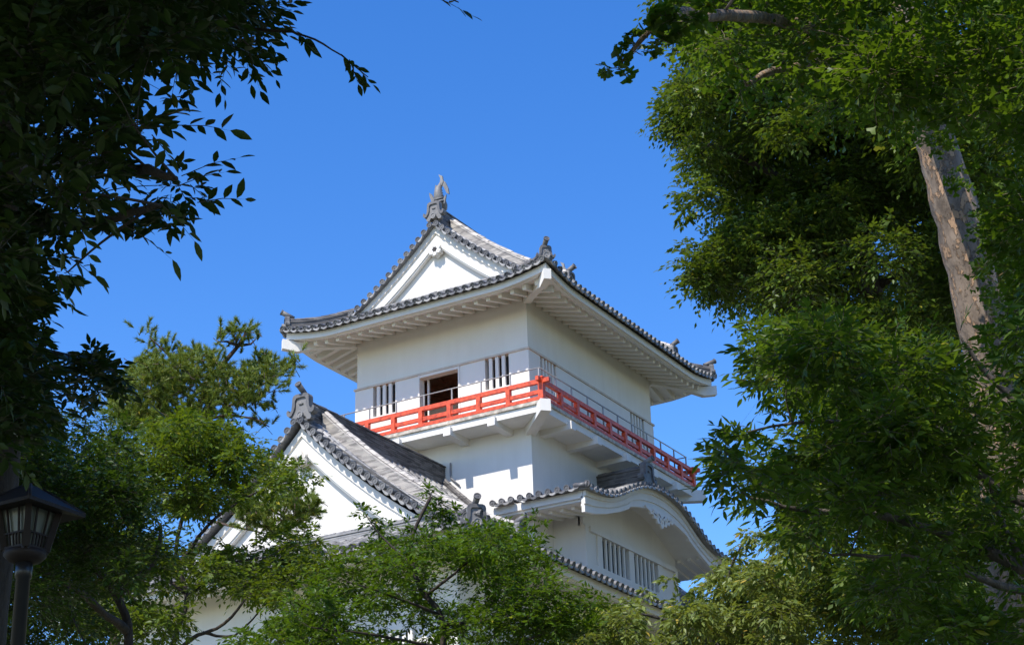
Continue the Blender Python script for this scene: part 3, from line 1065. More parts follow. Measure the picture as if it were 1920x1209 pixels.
# verge row across the curved front
yy = np.linspace(-.95, 10.75, 400); zz_ = np.array([zk(y) for y in yy])
arc = np.concatenate(([0], np.cumsum(np.hypot(np.diff(yy), np.diff(zz_)))))
kcnt = int(arc[-1] / .355)
last = None
for i in range(kcnt + 1):
    y = np.interp(arc[-1] * i / kcnt, arc, yy)
    p = np.array((2.58, y, zk(y)))
    t.tube([p + (-.5, 0, .03), p], [.079, .088], 10)
    t.disc(p + (.02, 0, 0), (1, 0, 0), .105, .06)
    if last is not None: lip(t, last, p, (1, 0, 0))
    last = p
t.disc((2.58, -1.0, -7.70), (0, -1, 0), .115, .1)
rings = []
for y in np.linspace(-.92, 10.72, 80):
    z = zk(y) - .06
    rings.append([(2.56, y, z), (1.9, y, z), (1.9, y, z - .045), (2.56, y, z - .045)])
t.sweep(rings)
broof = obj('bay_roof', t, [M['tile'], M['tile_face']], turret)
rg = MB(); ridge(rg, [(0, CY, -6.36), (.9, CY, -6.36), (1.85, CY, -6.36)], .18, .92)
obj('bay_ridge', rg, M['ridge'], broof)
o = MB(); ornament(o, (1.93, CY, -5.30), (1, 0, 0), .95, False, .18)
obj('ridge_end_tile', o, M['tile_end'], broof)
fl = MB()
ridge(fl, [(1.36, 1.2, LOR.side(1.36, 1.2) + .05), (1.36, 4.9, LOR.side(1.36, 4.9) + .05), (1.36, 8.6, LOR.side(1.36, 8.6) + .05)], .10, .34, .06)
obj('flashing_tiles', fl, M['ridge'], broof)
dp = MB()                              # rain pipe down the front wall
dp.tube([(-3.26, -.06, -5.60), (-3.26, -.06, -6.15), (-2.9, -.06, -6.5)], .03, 6)
obj('drain_pipe', dp, M['metal'], turret)

# ------------------------------------------------------------------ trees
def nrm(a):
    return a / (np.linalg.norm(a, axis=-1, keepdims=True) + 1e-9)

SHAPES = {
    # (along, across, lift) outline + faces; along 0..1, across in widths
    'leaf': (np.array([(0, 0, 0), (.22, .34, .10), (.52, .46, .12), (.80, .24, .06), (1.0, 0, -.06), (.80, -.24, .06), (.52, -.46, .12), (.22, -.34, .10), (.22, 0, 0), (.52, 0, 0), (.80, 0, -.02)]),
             [(0, 8, 1), (1, 8, 9, 2), (2, 9, 10, 3), (3, 10, 4), (0, 7, 8), (7, 6, 9, 8), (6, 5, 10, 9), (5, 4, 10)]),
    'small': (np.array([(0, 0, 0), (.45, .48, .14), (1.0, 0, -.05), (.45, -.48, .14), (.5, 0, 0)]),
              [(0, 4, 1), (1, 4, 2), (2, 4, 3), (3, 4, 0)]),
    'fan': (np.array([(0, 0, 0), (.35, .12, 0), (.78, .62, .08), (1.0, .34, .05), (.86, .03, 0), (1.0, -.34, .05), (.78, -.62, .08), (.35, -.12, 0)]),
            [(0, 1, 7), (1, 2, 3, 4), (7, 4, 5, 6), (1, 4, 7)]),
}

def leaf_mesh(name, P, D, Nn, Ln, Wd, shape, mat, parent, extra=None, stem_mat=None):
    """P base points, D directions, Nn normals, Ln lengths, Wd widths -> one crown mesh"""
    tv, tf = SHAPES[shape]
    D = nrm(D); Sd = nrm(np.cross(Nn, D)); Nn = np.cross(D, Sd)
    k, m = len(P), len(tv)
    V = (P[:, None, :] + D[:, None, :] * (tv[None, :, 0:1] * Ln[:, None, None])
         + Sd[:, None, :] * (tv[None, :, 1:2] * Wd[:, None, None]) + Nn[:, None, :] * (tv[None, :, 2:3] * Wd[:, None, None])).reshape(-1, 3)
    loops, tot = [], []
    for f in tf:
        tot.append(len(f))
    flat = np.concatenate([np.array(f) for f in tf])
    L = (np.arange(k)[:, None] * m + flat[None, :]).reshape(-1)
    T = np.tile(np.array(tot), k)
    mi = np.zeros(len(T), int)
    if extra is not None:
        ev, ef = extra                                    # triangles of twig stems
        L = np.concatenate((L, (ef + len(V)).reshape(-1)))
        V = np.concatenate((V, ev)); T = np.concatenate((T, np.full(len(ef), 3))); mi = np.concatenate((mi, np.ones(len(ef), int)))
    c = (V.min(0) + V.max(0)) / 2
    me = bpy.data.meshes.new(name)
    me.vertices.add(len(V)); me.vertices.foreach_set('co', (V - c).astype(np.float32).reshape(-1))
    me.loops.add(len(L)); me.loops.foreach_set('vertex_index', L.astype(np.int32))
    me.polygons.add(len(T))
    st = np.concatenate(([0], np.cumsum(T)[:-1]))
    me.polygons.foreach_set('loop_start', st.astype(np.int32))
    me.materials.append(mat)
    if stem_mat: me.materials.append(stem_mat)
    me.polygons.foreach_set('material_index', mi.astype(np.int32))
    me.update(calc_edges=True); me.validate()
    o = bpy.data.objects.new(name, me); COL.objects.link(o)
    o.parent = parent; o.location = c - WLOC[parent.name]
    WLOC[o.name] = c
    return o

def inside(px, py, poly):
    r = False; n = len(poly)
    for i in range(n):
        x0, y0 = poly[i]; x1, y1 = poly[(i + 1) % n]
        if (y0 > py) != (y1 > py) and px < (x1 - x0) * (py - y0) / (y1 - y0) + x0:
            r = not r
    return r
def edge_dist(px, py, poly):
    b = 1e9; n = len(poly)
    for i in range(n):
        x0, y0 = poly[i]; x1, y1 = poly[(i + 1) % n]
        dx, dy = x1 - x0, y1 - y0
        t = min(1, max(0, ((px - x0) * dx + (py - y0) * dy) / (dx * dx + dy * dy + 1e-9)))
        b = min(b, math.hypot(px - x0 - t * dx, py - y0 - t * dy))
    return b

def fill(poly, n, r0, r1, d0, d1, flat=1.0, holes=(), seed=0):
    """leaf clumps spread through the volume seen inside an outline between two distances"""
    rr = random.Random(seed)
    xs_ = [p[0] for p in poly]; ys_ = [p[1] for p in poly]
    out = []; tries = 0
    while len(out) < n and tries < n * 60:
        tries += 1
        px, py = rr.uniform(min(xs_), max(xs_)), rr.uniform(min(ys_), max(ys_))
        if not inside(px, py, poly): continue
        e = edge_dist(px, py, poly)
        r = rr.uniform(r0, r1)
        if e < r * 0.55:
            r = max(r0 * 0.5, e * 1.3)
            if e < r0 * 0.3: continue
        if any(inside(px, py, h) for h in holes) and rr.random() < 0.93: continue
        d = rr.uniform(d0, d1)
        out.append((at(px, py, d), r * d / F_PX, flat))
    return out

def make_tree(name, label, cat, trunk, trunk_r, clumps, shape, leaf_len, leaf_w, mat, barkm, cover=1.0, twig=0.5, droop=0.25,
              limbs=(), group=None, stems=True, branch_r=0.05, up_bias=0.15, seed=1, spray=(), sub=4, per=7, nvar=.30):
    """trunk: world points from the ground up; limbs: extra world polylines; clumps: (centre, radius, flatness)"""
    rg_ = np.random.default_rng(seed); rr = random.Random(seed)
    base = np.array(trunk[0], float)
    root = thing(name, label, cat, tuple(base), group)
    tm = MB(0)
    def smooth(pts, k=4):
        P = np.array(pts, float)
        if len(P) < 3: return [p for p in P]
        out = []
        for i in range(len(P) - 1):
            p0, p1, p2, p3 = P[max(i - 1, 0)], P[i], P[i + 1], P[min(i + 2, len(P) - 1)]
            for j in range(k):
                t = j / k
                out.append(0.5 * ((2 * p1) + (-p0 + p2) * t + (2 * p0 - 5 * p1 + 4 * p2 - p3) * t * t + (-p0 + 3 * p1 - 3 * p2 + p3) * t ** 3))
        out.append(P[-1])
        return out
    nodes = []; nrad = []
    def put(pts, r0, r1, n=7, wob=0.0):
        pts = smooth(pts)
        k = len(pts)
        rad = [r0 + (r1 - r0) * (i / max(1, k - 1)) for i in range(k)]
        if wob:
            pts = [p + rg_.normal(0, wob, 3) * (0 < i < k - 1) for i, p in enumerate(pts)]
            rad = [r * rr.uniform(.95, 1.05) for r in rad]
        tm.tube(pts, rad, n)
        for i in range(k):
            nodes.append(pts[i]); nrad.append(rad[i])
    put(trunk, trunk_r, trunk_r * 0.45, 20, trunk_r * 0.025)
    for pts, r0, r1 in limbs:
        put(pts, r0, r1, 8, r0 * 0.15)
    # branches: each clump is joined to the nearest wood below it
    clumps = [c if len(c) == 4 else (*c, 1.0) for c in clumps]
    cs = sorted([c[:3] for c in clumps if c[3] == 1.0], key=lambda c: min(np.linalg.norm(c[0] - n_) for n_ in nodes))
    subpts = []
    for c, r, fl in cs:
        A = np.array(nodes)
        dd = np.linalg.norm(A - c, axis=1) + np.maximum(0, A[:, 2] - c[2]) * 1.2
        i = int(np.argmin(dd)); a = A[i]
        ln = np.linalg.norm(c - a)
        r0 = min(nrad[i] * 0.7, max(0.008, branch_r * min(1, ln / 3 + 0.25)))
        mid = (a + c) / 2 + np.array((0, 0, 1)) * ln * rr.uniform(-0.02, 0.14) + rg_.normal(0, ln * 0.06, 3)
        put([a, mid, c], r0, r0 * 0.45, 6)
        for _ in range(sub):
            v = rg_.normal(0, 1, 3); v[2] = v[2] * 0.6 + up_bias; v = v / np.linalg.norm(v)
            e = c + v * r * rr.uniform(0.5, 0.85) * np.array((1, 1, fl))
            tm.tube([c, (c + e) / 2 + rg_.normal(0, r * 0.08, 3), e], [r0 * 0.45, r0 * 0.3, r0 * 0.12], 4, False)
    # twigs
    TP, TD, TL, TS = [], [], [], []
    area = leaf_len * leaf_w * 0.62
    for c, r, fl, ks in clumps:
        nt_ = max(3, int((cover if ks == 1.0 else 2.6) * math.pi * r * r * max(.5, fl) / area / per / ks / ks))
        u = rg_.normal(0, 1, (nt_, 3)); u = nrm(u) * (rg_.random((nt_, 1)) ** 0.45)
        p = c + u * r * np.array((1, 1, fl))
        d = nrm((u + rg_.normal(0, .55, (nt_, 3))) * np.array((1, 1, .5)) + np.array((0, 0, up_bias * .6)))
        TP.append(p); TD.append(d); TL.append(np.full(nt_, min(twig, r * 0.9) * math.sqrt(ks)) * rg_.uniform(.55, 1.2, nt_)); TS.append(np.full(nt_, ks))
    for p, d, l in spray:
        TP.append(np.array([p])); TD.append(nrm(np.array([d]))); TL.append(np.array([l])); TS.append(np.ones(1))
    TP, TD, TL, TS = np.concatenate(TP), np.concatenate(TD), np.concatenate(TL), np.concatenate(TS)
    k = len(TP)
    z = np.array((0, 0, 1.0))
    up = nrm(z - TD * (TD @ z)[:, None] + rg_.normal(0, nvar * .8, (k, 3)))
    sd = nrm(np.cross(TD, up))
    P, D, Nn = [], [], []
    for j in range(per):
        t = (j + .6 + rg_.uniform(-.2, .2, k)) / per
        pos = TP + TD * (TL * t)[:, None] - z * (TL * t * t * droop)[:, None]
        tan = nrm(TD - z * (2 * t * droop)[:, None])
        s = 1 if j % 2 else -1
        if j == per - 1:
            dirn = tan + rg_.normal(0, .15, (k, 3))
        else:
            dirn = tan * .75 + sd * s * .85 + rg_.normal(0, .28, (k, 3)) - z * droop * .6
        P.append(pos); D.append(dirn); Nn.append(up + rg_.normal(0, nvar, (k, 3)))
    P, D, Nn = np.concatenate(P), np.concatenate(D), np.concatenate(Nn)
    Ln = leaf_len * rg_.uniform(.55, 1.25, len(P)) * np.tile(TS, per); Wd = Ln * (leaf_w / leaf_len) * rg_.uniform(.85, 1.15, len(P))
    extra = None
    if stems:
        w = leaf_len * 0.022 + 0.001
        e0 = TP; e1 = TP + TD * (TL * .5)[:, None] - z * (TL * .25 * droop)[:, None]; e2 = TP + TD * TL[:, None] - z * (TL * droop)[:, None]
        ring = lambda p, q: [p + sd * q, p - sd * q * .5 + up * q * .87, p - sd * q * .5 - up * q * .87]
        ev = np.stack(ring(e0, w) + ring(e1, w * .8) + [e2], 1).reshape(-1, 3)
        tri = []
        for a in range(3):
            b = (a + 1) % 3
            tri += [(a, b, 3 + b), (a, 3 + b, 3 + a), (3 + a, 3 + b, 6)]
        ef = (np.arange(k)[:, None, None] * 7 + np.array(tri)[None]).reshape(-1, 3)
        extra = (ev, ef)
    obj('trunk', tm, barkm, root)
    leaf_mesh('crown', P, D, Nn, Ln, Wd, shape, mat, root, extra, barkm if stems else None)
    return root

def stem_from(px, d, pts_px, top_first=False):
    """trunk polyline: pixel path from the bottom up, rooted in the ground below its first point"""
    P = [at(x, y, dd) for x, y, dd in pts_px]
    g_ = np.array((P[0][0], P[0][1], ground_h(P[0][0], P[0][1]) - 0.15))
    if P[0][2] - g_[2] > 3:
        m = (P[0] + g_) / 2
        return [g_, m] + P
    return [g_] + P

FRAME = lambda p, m=0: (lambda q: q[2] > 0 and -m < q[0] < 1920 + m and -m < q[1] < 1209 + m)(project(p))
def project(p):
    d = np.array(p) - CAM
    w = d @ FW
    if w <= 0: return (0, 0, -1)
    return (960 + F_PX * (d @ RX) / w, 604.5 - F_PX * (d @ UX) / w, w)

# ---- 1. near tree on the left: big serrated leaves in its own shade
A1 = [(-260, -380), (500, -380), (490, 10), (440, 50), (400, 90), (370, 130), (350, 165), (325, 205), (350, 225), (400, 235), (420, 285), (395, 335), (400, 368),
      (345, 395), (335, 440), (260, 448), (180, 440), (140, 470), (160, 505), (100, 540), (40, 500), (-260, 520)]
A1b = [(-220, 555), (80, 565), (120, 625), (175, 640), (220, 690), (270, 725), (290, 745), (240, 760), (150, 750), (60, 800), (-60, 900), (-220, 900)]
c1 = fill([(-260, -380), (520, -380), (505, 0), (450, 45), (400, 75), (330, 85), (-260, 90)], 60, 50, 110, 9.0, 12.5, seed=1)
c1 += fill(A1, 190, 32, 80, 7.6, 10.5, .8, [[(300, 210), (370, 240), (350, 290), (300, 280)]], seed=2)
c1 += fill(A1b, 60, 32, 75, 11.0, 14.0, .8, seed=3)
tr1 = stem_from(20, 10, [(-60, 1260, 12.0), (-25, 900, 12.2), (5, 620, 12.4), (25, 430, 12.6), (10, 200, 12.8), (-40, -200, 13.4)])
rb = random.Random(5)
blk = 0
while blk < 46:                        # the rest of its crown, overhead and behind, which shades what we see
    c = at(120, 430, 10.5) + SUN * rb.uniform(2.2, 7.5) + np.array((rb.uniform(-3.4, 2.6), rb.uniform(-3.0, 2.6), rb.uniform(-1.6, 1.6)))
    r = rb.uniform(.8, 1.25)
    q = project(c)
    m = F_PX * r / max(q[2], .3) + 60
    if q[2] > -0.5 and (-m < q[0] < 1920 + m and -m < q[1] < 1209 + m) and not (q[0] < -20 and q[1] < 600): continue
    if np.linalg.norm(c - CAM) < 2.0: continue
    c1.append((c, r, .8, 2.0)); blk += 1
for k_ in range(30):  # more unseen clumps, added sunward of the lamp to shade it
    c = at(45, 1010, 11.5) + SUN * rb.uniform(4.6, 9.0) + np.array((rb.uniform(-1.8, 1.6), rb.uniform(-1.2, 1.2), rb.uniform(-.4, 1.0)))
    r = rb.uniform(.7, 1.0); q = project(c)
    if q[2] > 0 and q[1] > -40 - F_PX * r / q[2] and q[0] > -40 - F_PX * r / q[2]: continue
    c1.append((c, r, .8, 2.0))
c1 += fill([(-160, 440), (50, 440), (70, 620), (40, 860), (-160, 900)], 46, 40, 75, 9.0, 11.0, .8, seed=41)
FH = np.array((FW[0], FW[1], 0)); FH /= np.linalg.norm(FH)
def overhead(n, lo, hi, seed, fmax=8):
    # unseen crown parts added over and behind the camera to block sky light
    rr = random.Random(seed); out = []
    while len(out) < n:
        c = CAM + RT * rr.uniform(lo, hi) + FH * rr.uniform(-11, fmax) + np.array((0, 0, rr.uniform(5.5, 12)))
        r = rr.uniform(1.1, 1.6); q = project(c)
        if q[2] > -r:
            m = F_PX * r * 1.4 / max(q[2], .5)
            if q[1] > -m and -m < q[0] < 1920 + m: continue
            if q[2] > 0 and q[1] > -m - 200: continue
        out.append((c, r, .7, 2.6))
    return out
c1 += overhead(85, -13, 1.5, 42)
def sp(px, py, d, qx, qy, qd):
    p, q = at(px, py, d), at(qx, qy, qd)
    return (p, q - p, np.linalg.norm(q - p))
spr = [sp(330, 235, 8, 440, 226, 8), sp(340, 330, 8, 455, 270, 8), sp(370, 380, 8, 465, 355, 8), sp(330, 350, 8, 430, 300, 8), sp(300, 380, 8, 370, 440, 8),
       sp(110, 470, 8.4, 195, 515, 8.4), sp(100, 500, 8.4, 135, 560, 8.4), sp(230, 420, 8, 330, 470, 8), sp(170, 700, 12, 300, 745, 12), sp(420, 80, 9, 500, 105, 9),
       sp(470, 30, 9.5, 562, 45, 9.5), sp(480, 0, 9.5, 556, -8, 9.5), sp(450, 60, 9.4, 505, 88, 9.4), sp(60, 545, 9, 140, 562, 9), sp(640, 102, 9, 702, 148, 9), sp(655, 112, 9, 672, 152, 9), sp(560, 64, 9.2, 578, 82, 9.2), sp(480, 58, 9.4, 520, 92, 9.4), sp(790, -14, 10, 890, 14, 10)]
l1 = [([at(40, 430, 12.6), at(160, 420, 9.6), at(300, 385, 8.2)], .05, .012), ([at(25, 300, 12.7), at(200, 310, 9), at(330, 335, 8)], .06, .012),
      ([at(10, 150, 12.8), at(250, 60, 10.5), at(440, 55, 9.5)], .06, .014), ([at(440, 55, 9.5), at(510, 58, 9.3), at(560, 64, 9.2), at(622, 92, 9.1), at(690, 145, 9)], .010, .0025),
      ([at(-20, 620, 12.4), at(90, 660, 12.2), at(220, 700, 12)], .05, .012), ([at(0, 0, 13), at(400, -250, 11), at(700, -60, 10), at(860, 5, 10)], .06, .003)]
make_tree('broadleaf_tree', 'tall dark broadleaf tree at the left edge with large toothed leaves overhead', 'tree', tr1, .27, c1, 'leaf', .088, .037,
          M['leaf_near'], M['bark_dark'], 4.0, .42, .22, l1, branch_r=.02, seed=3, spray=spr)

# ---- 2. tree behind the lamp, deep in shade
A2 = [(-200, 740), (60, 790), (140, 760), (230, 790), (260, 850), (250, 930), (320, 970), (310, 1050), (220, 1100), (170, 1260), (-200, 1260)]
c2 = fill(A2, 95, 35, 80, 18, 24, .8, seed=4)
for k_ in range(22):  # unseen clumps added towards the sun to keep this crown dark
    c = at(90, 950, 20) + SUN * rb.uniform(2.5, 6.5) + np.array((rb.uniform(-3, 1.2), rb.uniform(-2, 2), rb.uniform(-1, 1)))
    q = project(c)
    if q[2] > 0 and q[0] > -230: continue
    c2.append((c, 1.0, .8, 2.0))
tr2 = stem_from(0, 0, [(240, 1260, 22), (225, 1130, 22), (130, 1000, 22), (60, 860, 22), (20, 700, 22.3)])
l2 = [([at(215, 1120, 22), at(290, 1050, 22), at(300, 980, 22)], .06, .02), ([at(160, 1040, 22), at(240, 960, 21.5), at(240, 880, 21)], .05, .015), ([at(235, 1180, 22), at(150, 1110, 21), at(60, 1060, 20)], .06, .015)]
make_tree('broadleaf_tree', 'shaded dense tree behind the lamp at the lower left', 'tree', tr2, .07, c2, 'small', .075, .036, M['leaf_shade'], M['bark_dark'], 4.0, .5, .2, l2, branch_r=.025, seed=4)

# ---- 3. layered cherry in front of the left half of the big gable
A3 = [(165, 820), (220, 800), (300, 785), (360, 775), (430, 785), (465, 825), (515, 850), (560, 855), (590, 880), (603, 908), (560, 925), (500, 935), (450, 945), (400, 965), (330, 965), (200, 985), (170, 940)]
A3b = [(150, 1010), (240, 990), (340, 1035), (400, 1020), (450, 1000), (520, 1000), (570, 975), (605, 1020), (640, 1060), (600, 1100), (520, 1125), (430, 1125), (330, 1115), (230, 1120), (150, 1130)]
c3 = fill(A3, 72, 24, 52, 31, 36, .62, seed=6) + fill(A3b, 64, 24, 50, 30, 35, .6, [[(380, 985), (430, 970), (500, 985), (440, 1005)]], seed=7)
c3 += fill([(90, 1130), (330, 1125), (420, 1165), (400, 1240), (90, 1240)], 22, 22, 42, 29, 32, .6, seed=8) + fill([(500, 1110), (640, 1090), (650, 1200), (520, 1215)], 9, 20, 34, 29.5, 31, .6, seed=18)
tr3 = stem_from(0, 0, [(300, 1300, 32.5), (330, 1190, 32.5), (350, 1120, 32.6), (330, 1030, 32.8), (352, 930, 33), (350, 860, 33.4)])
l3 = [([at(312, 1235, 32.5), at(370, 1190, 32), at(420, 1170, 31.6), at(470, 1110, 31.5)], 0.045, 0.018), ([at(350, 1120, 32.6), at(420, 1060, 32), at(500, 1045, 31.6)], 0.036, 0.012),
      ([at(335, 1060, 32.7), at(390, 985, 32.6), at(450, 940, 32.5), at(520, 905, 32.2)], 0.039, 0.012), ([at(330, 1180, 32.5), at(250, 1120, 32.4), at(200, 1060, 32.2)], 0.039, 0.012),
      ([at(345, 1110, 32.6), at(270, 1040, 33), at(215, 930, 33.3), at(205, 860, 33.4)], 0.036, 0.012), ([at(380, 1185, 32), at(440, 1190, 31.8), at(500, 1130, 31.6)], 0.030, 0.011)]
make_tree('cherry_tree', 'layered cherry tree with sunlit tiers of leaves, left half of the big gable', 'tree', tr3, .06, c3, 'small', .120, .052,
          M['leaf_cherry'], M['bark_dark'], 6.0, .55, .28, l3, branch_r=.022, seed=6)

# ---- 4. fine-leaved tree in the middle, in front of the lower eaves
A4 = [(430, 1180), (500, 1150), (560, 1110), (600, 1080), (640, 1040), (655, 1000), (700, 1000), (760, 1010), (800, 985), (850, 1000), (880, 985), (950, 992), (1000, 985), (1030, 1000), (1010, 1040), (1045, 1070),
      (1050, 1105), (1130, 1110), (1190, 1140), (1190, 1270), (430, 1270)]
c4 = fill(A4, 135, 22, 52, 27, 32, .6, [[(560, 1040), (640, 1070), (600, 1110), (540, 1100)], [(740, 1150), (830, 1160), (820, 1209), (740, 1209)]], seed=9)
c4 += [(at(x, y, 30), r * 30 / F_PX, .9) for x, y, r in ((808, 925, 16), (815, 950, 20), (810, 975, 24), (680, 958, 13), (700, 975, 18), (725, 995, 20), (770, 985, 14), (850, 960, 14), (1000, 975, 16), (930, 985, 15))]
spr4 = [sp(808, 930, 30, 798, 897, 30), sp(690, 970, 30, 668, 942, 30), sp(840, 965, 30, 872, 945, 30), sp(760, 985, 30, 752, 955, 30), sp(1010, 985, 29, 1032, 972, 29), sp(1020, 1060, 29, 1052, 1050, 29)]
tr4 = stem_from(0, 0, [(832, 1300, 28.9), (831, 1209, 28.9), (826, 1150, 29.0), (790, 1105, 29.1), (772, 1050, 29.2), (775, 1000, 29.4), (808, 930, 29.4)])
l4 = [([at(826, 1152, 29.0), at(730, 1115, 28.4), at(650, 1090, 28.0)], 0.030, 0.010), ([at(800, 1115, 29.1), at(870, 1060, 28.9), at(930, 1010, 28.9)], 0.030, 0.008), ([at(775, 1060, 29.2), at(720, 1010, 29.4), at(685, 965, 29.4)], 0.024, 0.006),
      ([at(830, 1170, 28.9), at(920, 1160, 28.4), at(1010, 1140, 28.0)], 0.030, 0.010), ([at(832, 1215, 28.9), at(700, 1190, 28.0), at(580, 1175, 27.4)], 0.033, 0.010), ([at(832, 1230, 28.9), at(940, 1215, 28.4), at(1060, 1170, 28.0)], 0.033, 0.010)]
make_tree('maple_tree', 'fine-leaved green tree with airy branches in front of the lower roof corner', 'tree', tr4, .06, c4, 'small', .108, .046, M['leaf_maple'], M['bark_dark'], 5.2, .42, .18, l4,
          branch_r=.016, seed=9, spray=spr4)

# ---- 5. pale tree at the foot of the bay, lower right
A5 = [(1060, 1150), (1130, 1125), (1190, 1118), (1240, 1095), (1290, 1105), (1330, 1085), (1360, 1060), (1385, 1040), (1400, 1000), (1440, 975), (1500, 960), (1580, 990), (1660, 1060), (1700, 1270), (1060, 1270)]
c5 = fill(A5, 110, 24, 50, 27, 33, .75, seed=10)
c5 += [(at(x, y, 29), r * 29 / F_PX, .8) for x, y, r in ((1255, 1088, 14), (1375, 1050, 16), (1390, 1025, 16), (1408, 1000, 14), (1345, 1078, 14), (1210, 1112, 14))]
tr5 = stem_from(0, 0, [(1400, 1330, 30), (1405, 1240, 30), (1420, 1150, 30), (1440, 1060, 30)])
l5 = [([at(1402, 1260, 30), at(1300, 1180, 29.5), at(1200, 1150, 29)], .07, .02), ([at(1410, 1220, 30), at(1520, 1130, 30), at(1600, 1080, 30)], .07, .02), ([at(1418, 1170, 30), at(1370, 1090, 29.5), at(1390, 1020, 29)], .05, .012)]
make_tree('cherry_tree', 'pale yellow-green tree with drooping leaves at the lower right below the curved gable', 'tree', tr5, .16, c5, 'small', .130, .052, M['leaf_yellow'], M['bark_grey'], 6.5, .5, .5, l5, branch_r=.02, seed=10)

# ---- 6. tall tree at the right with a dark trunk, its sunlit edge against the sky
A6 = [(1330, 60), (1290, 120), (1262, 165), (1252, 200), (1240, 235), (1248, 265), (1290, 290), (1292, 335), (1275, 370), (1278, 405), (1298, 435), (1268, 455), (1292, 490), (1292, 545), (1340, 568), (1420, 562), (1450, 600),
      (1560, 640), (1780, 660), (1880, 560), (1880, 100), (1700, 20)]
c6 = fill(A6, 190, 32, 66, 30, 37, .8, [[(1560, 420), (1640, 400), (1720, 450), (1730, 570), (1640, 590), (1570, 540)]], seed=11)
for k_ in range(40):                   # its far and upper side
    c = at(1640, -120, 34) + np.array((rb.uniform(-3.5, 4), rb.uniform(-3, 4), rb.uniform(-1.5, 4)))
    c6.append((c, rb.uniform(.7, 1.2), .8))
c6 += fill([(1450, 640), (1900, 640), (1930, 1240), (1600, 1240), (1500, 1010)], 62, 40, 70, 24, 32, .8, seed=51)
spr6 = [sp(1270, 240, 33, 1232, 232, 33), sp(1290, 455, 33, 1255, 458, 33), sp(1300, 545, 33, 1284, 548, 33), sp(1270, 400, 33, 1262, 398, 33), sp(1270, 180, 33, 1250, 160, 33)]
tr6 = stem_from(0, 0, [(1690, 1330, 34), (1660, 1000, 34), (1650, 700, 34), (1640, 560, 34), (1612, 420, 34), (1600, 300, 34.2), (1590, 150, 34.5)])
l6 = [([at(1640, 560, 34), at(1540, 480, 33), at(1400, 420, 32.5)], .11, .03), ([at(1620, 440, 34), at(1480, 340, 33), at(1330, 270, 32.5)], .11, .03), ([at(1645, 620, 34), at(1520, 580, 33), at(1400, 540, 32.5)], .09, .03),
      ([at(1605, 330, 34.2), at(1480, 220, 33.5), at(1330, 170, 33)], .1, .03), ([at(1640, 540, 34), at(1740, 480, 34), at(1800, 400, 34)], .1, .03)]
make_tree('zelkova_tree', 'tall leafy tree right of the turret, its sunlit left edge against the blue sky', 'tree', tr6, .27, c6, 'small', .125, .062, M['leaf_zelkova'], M['bark_dark'], 7.5, .6, .3, l6, branch_r=.03, seed=11, spray=spr6)

# ---- 7. big ginkgo-like tree at the right edge with a pale flaking trunk
A7 = [(1262, -300), (2100, -300), (2100, 330), (1960, 400), (1900, 330), (1840, 240), (1700, 200), (1560, 215), (1460, 235), (1390, 180), (1330, 105), (1275, 88), (1252, 40)]
A7b = [(1900, 330), (2100, 260), (2100, 640), (1960, 610), (1880, 500), (1850, 400)]
c7 = fill(A7, 125, 40, 85, 13.5, 19.5, .75, seed=12) + fill(A7b, 36, 40, 75, 15, 19.5, .8, seed=13)
c7 += [(at(x, y, d_), r * d_ / F_PX, .8) for x, y, d_, r in ((1735, 240, 20.5, 34), (1765, 270, 20.8, 26), (1725, 205, 20.5, 40), (1850, 430, 20.5, 30), (1868, 520, 20.3, 34), (1895, 570, 20, 36), (1800, 330, 21, 22), (1885, 640, 19, 34), (1850, 690, 19, 30))]
c7 += [(at(x, y, 11.5), r * 1.25 * 11.5 / F_PX, .9) for x, y, r in ((1152, 124, 13), (1172, 112, 16), (1190, 96, 18), (1208, 84, 20), (1226, 60, 22), (1245, 40, 24), (1270, 25, 28), (1300, 20, 30))]
tr7 = stem_from(0, 0, [(1930, 1330, 21.0), (1900, 1000, 21.2), (1878, 800, 21.4), (1852, 640, 21.6), (1822, 510, 21.8), (1790, 390, 22), (1758, 280, 22.2), (1728, 160, 22.4), (1705, 40, 22.6), (1685, -150, 23)])
l7 = [([at(1735, 180, 22.4), at(1660, 90, 20), at(1500, 45, 17), at(1350, 30, 13.5), at(1250, 40, 11.8), at(1160, 122, 11.5)], .10, .008),
      ([at(1745, 215, 22.3), at(1640, 110, 19.5), at(1480, 130, 17), at(1400, 160, 16)], .09, .02), ([at(1728, 160, 22.2), at(1850, 110, 20), at(1960, 100, 18)], .09, .03),
      ([at(1720, 110, 22.5), at(1800, 30, 20), at(1900, 0, 18)], .1, .03), ([at(1822, 510, 21.8), at(1900, 430, 20), at(1990, 400, 18.5)], .08, .03)]
make_tree('ginkgo_tree', 'big tree at the right edge with a sunlit flaking trunk and fan-shaped leaves', 'tree', tr7, .41, c7, 'fan', .074, .066, M['leaf_ginkgo'], M['bark_plane'], 4.8, .4, .2, l7, branch_r=.022, seed=12)

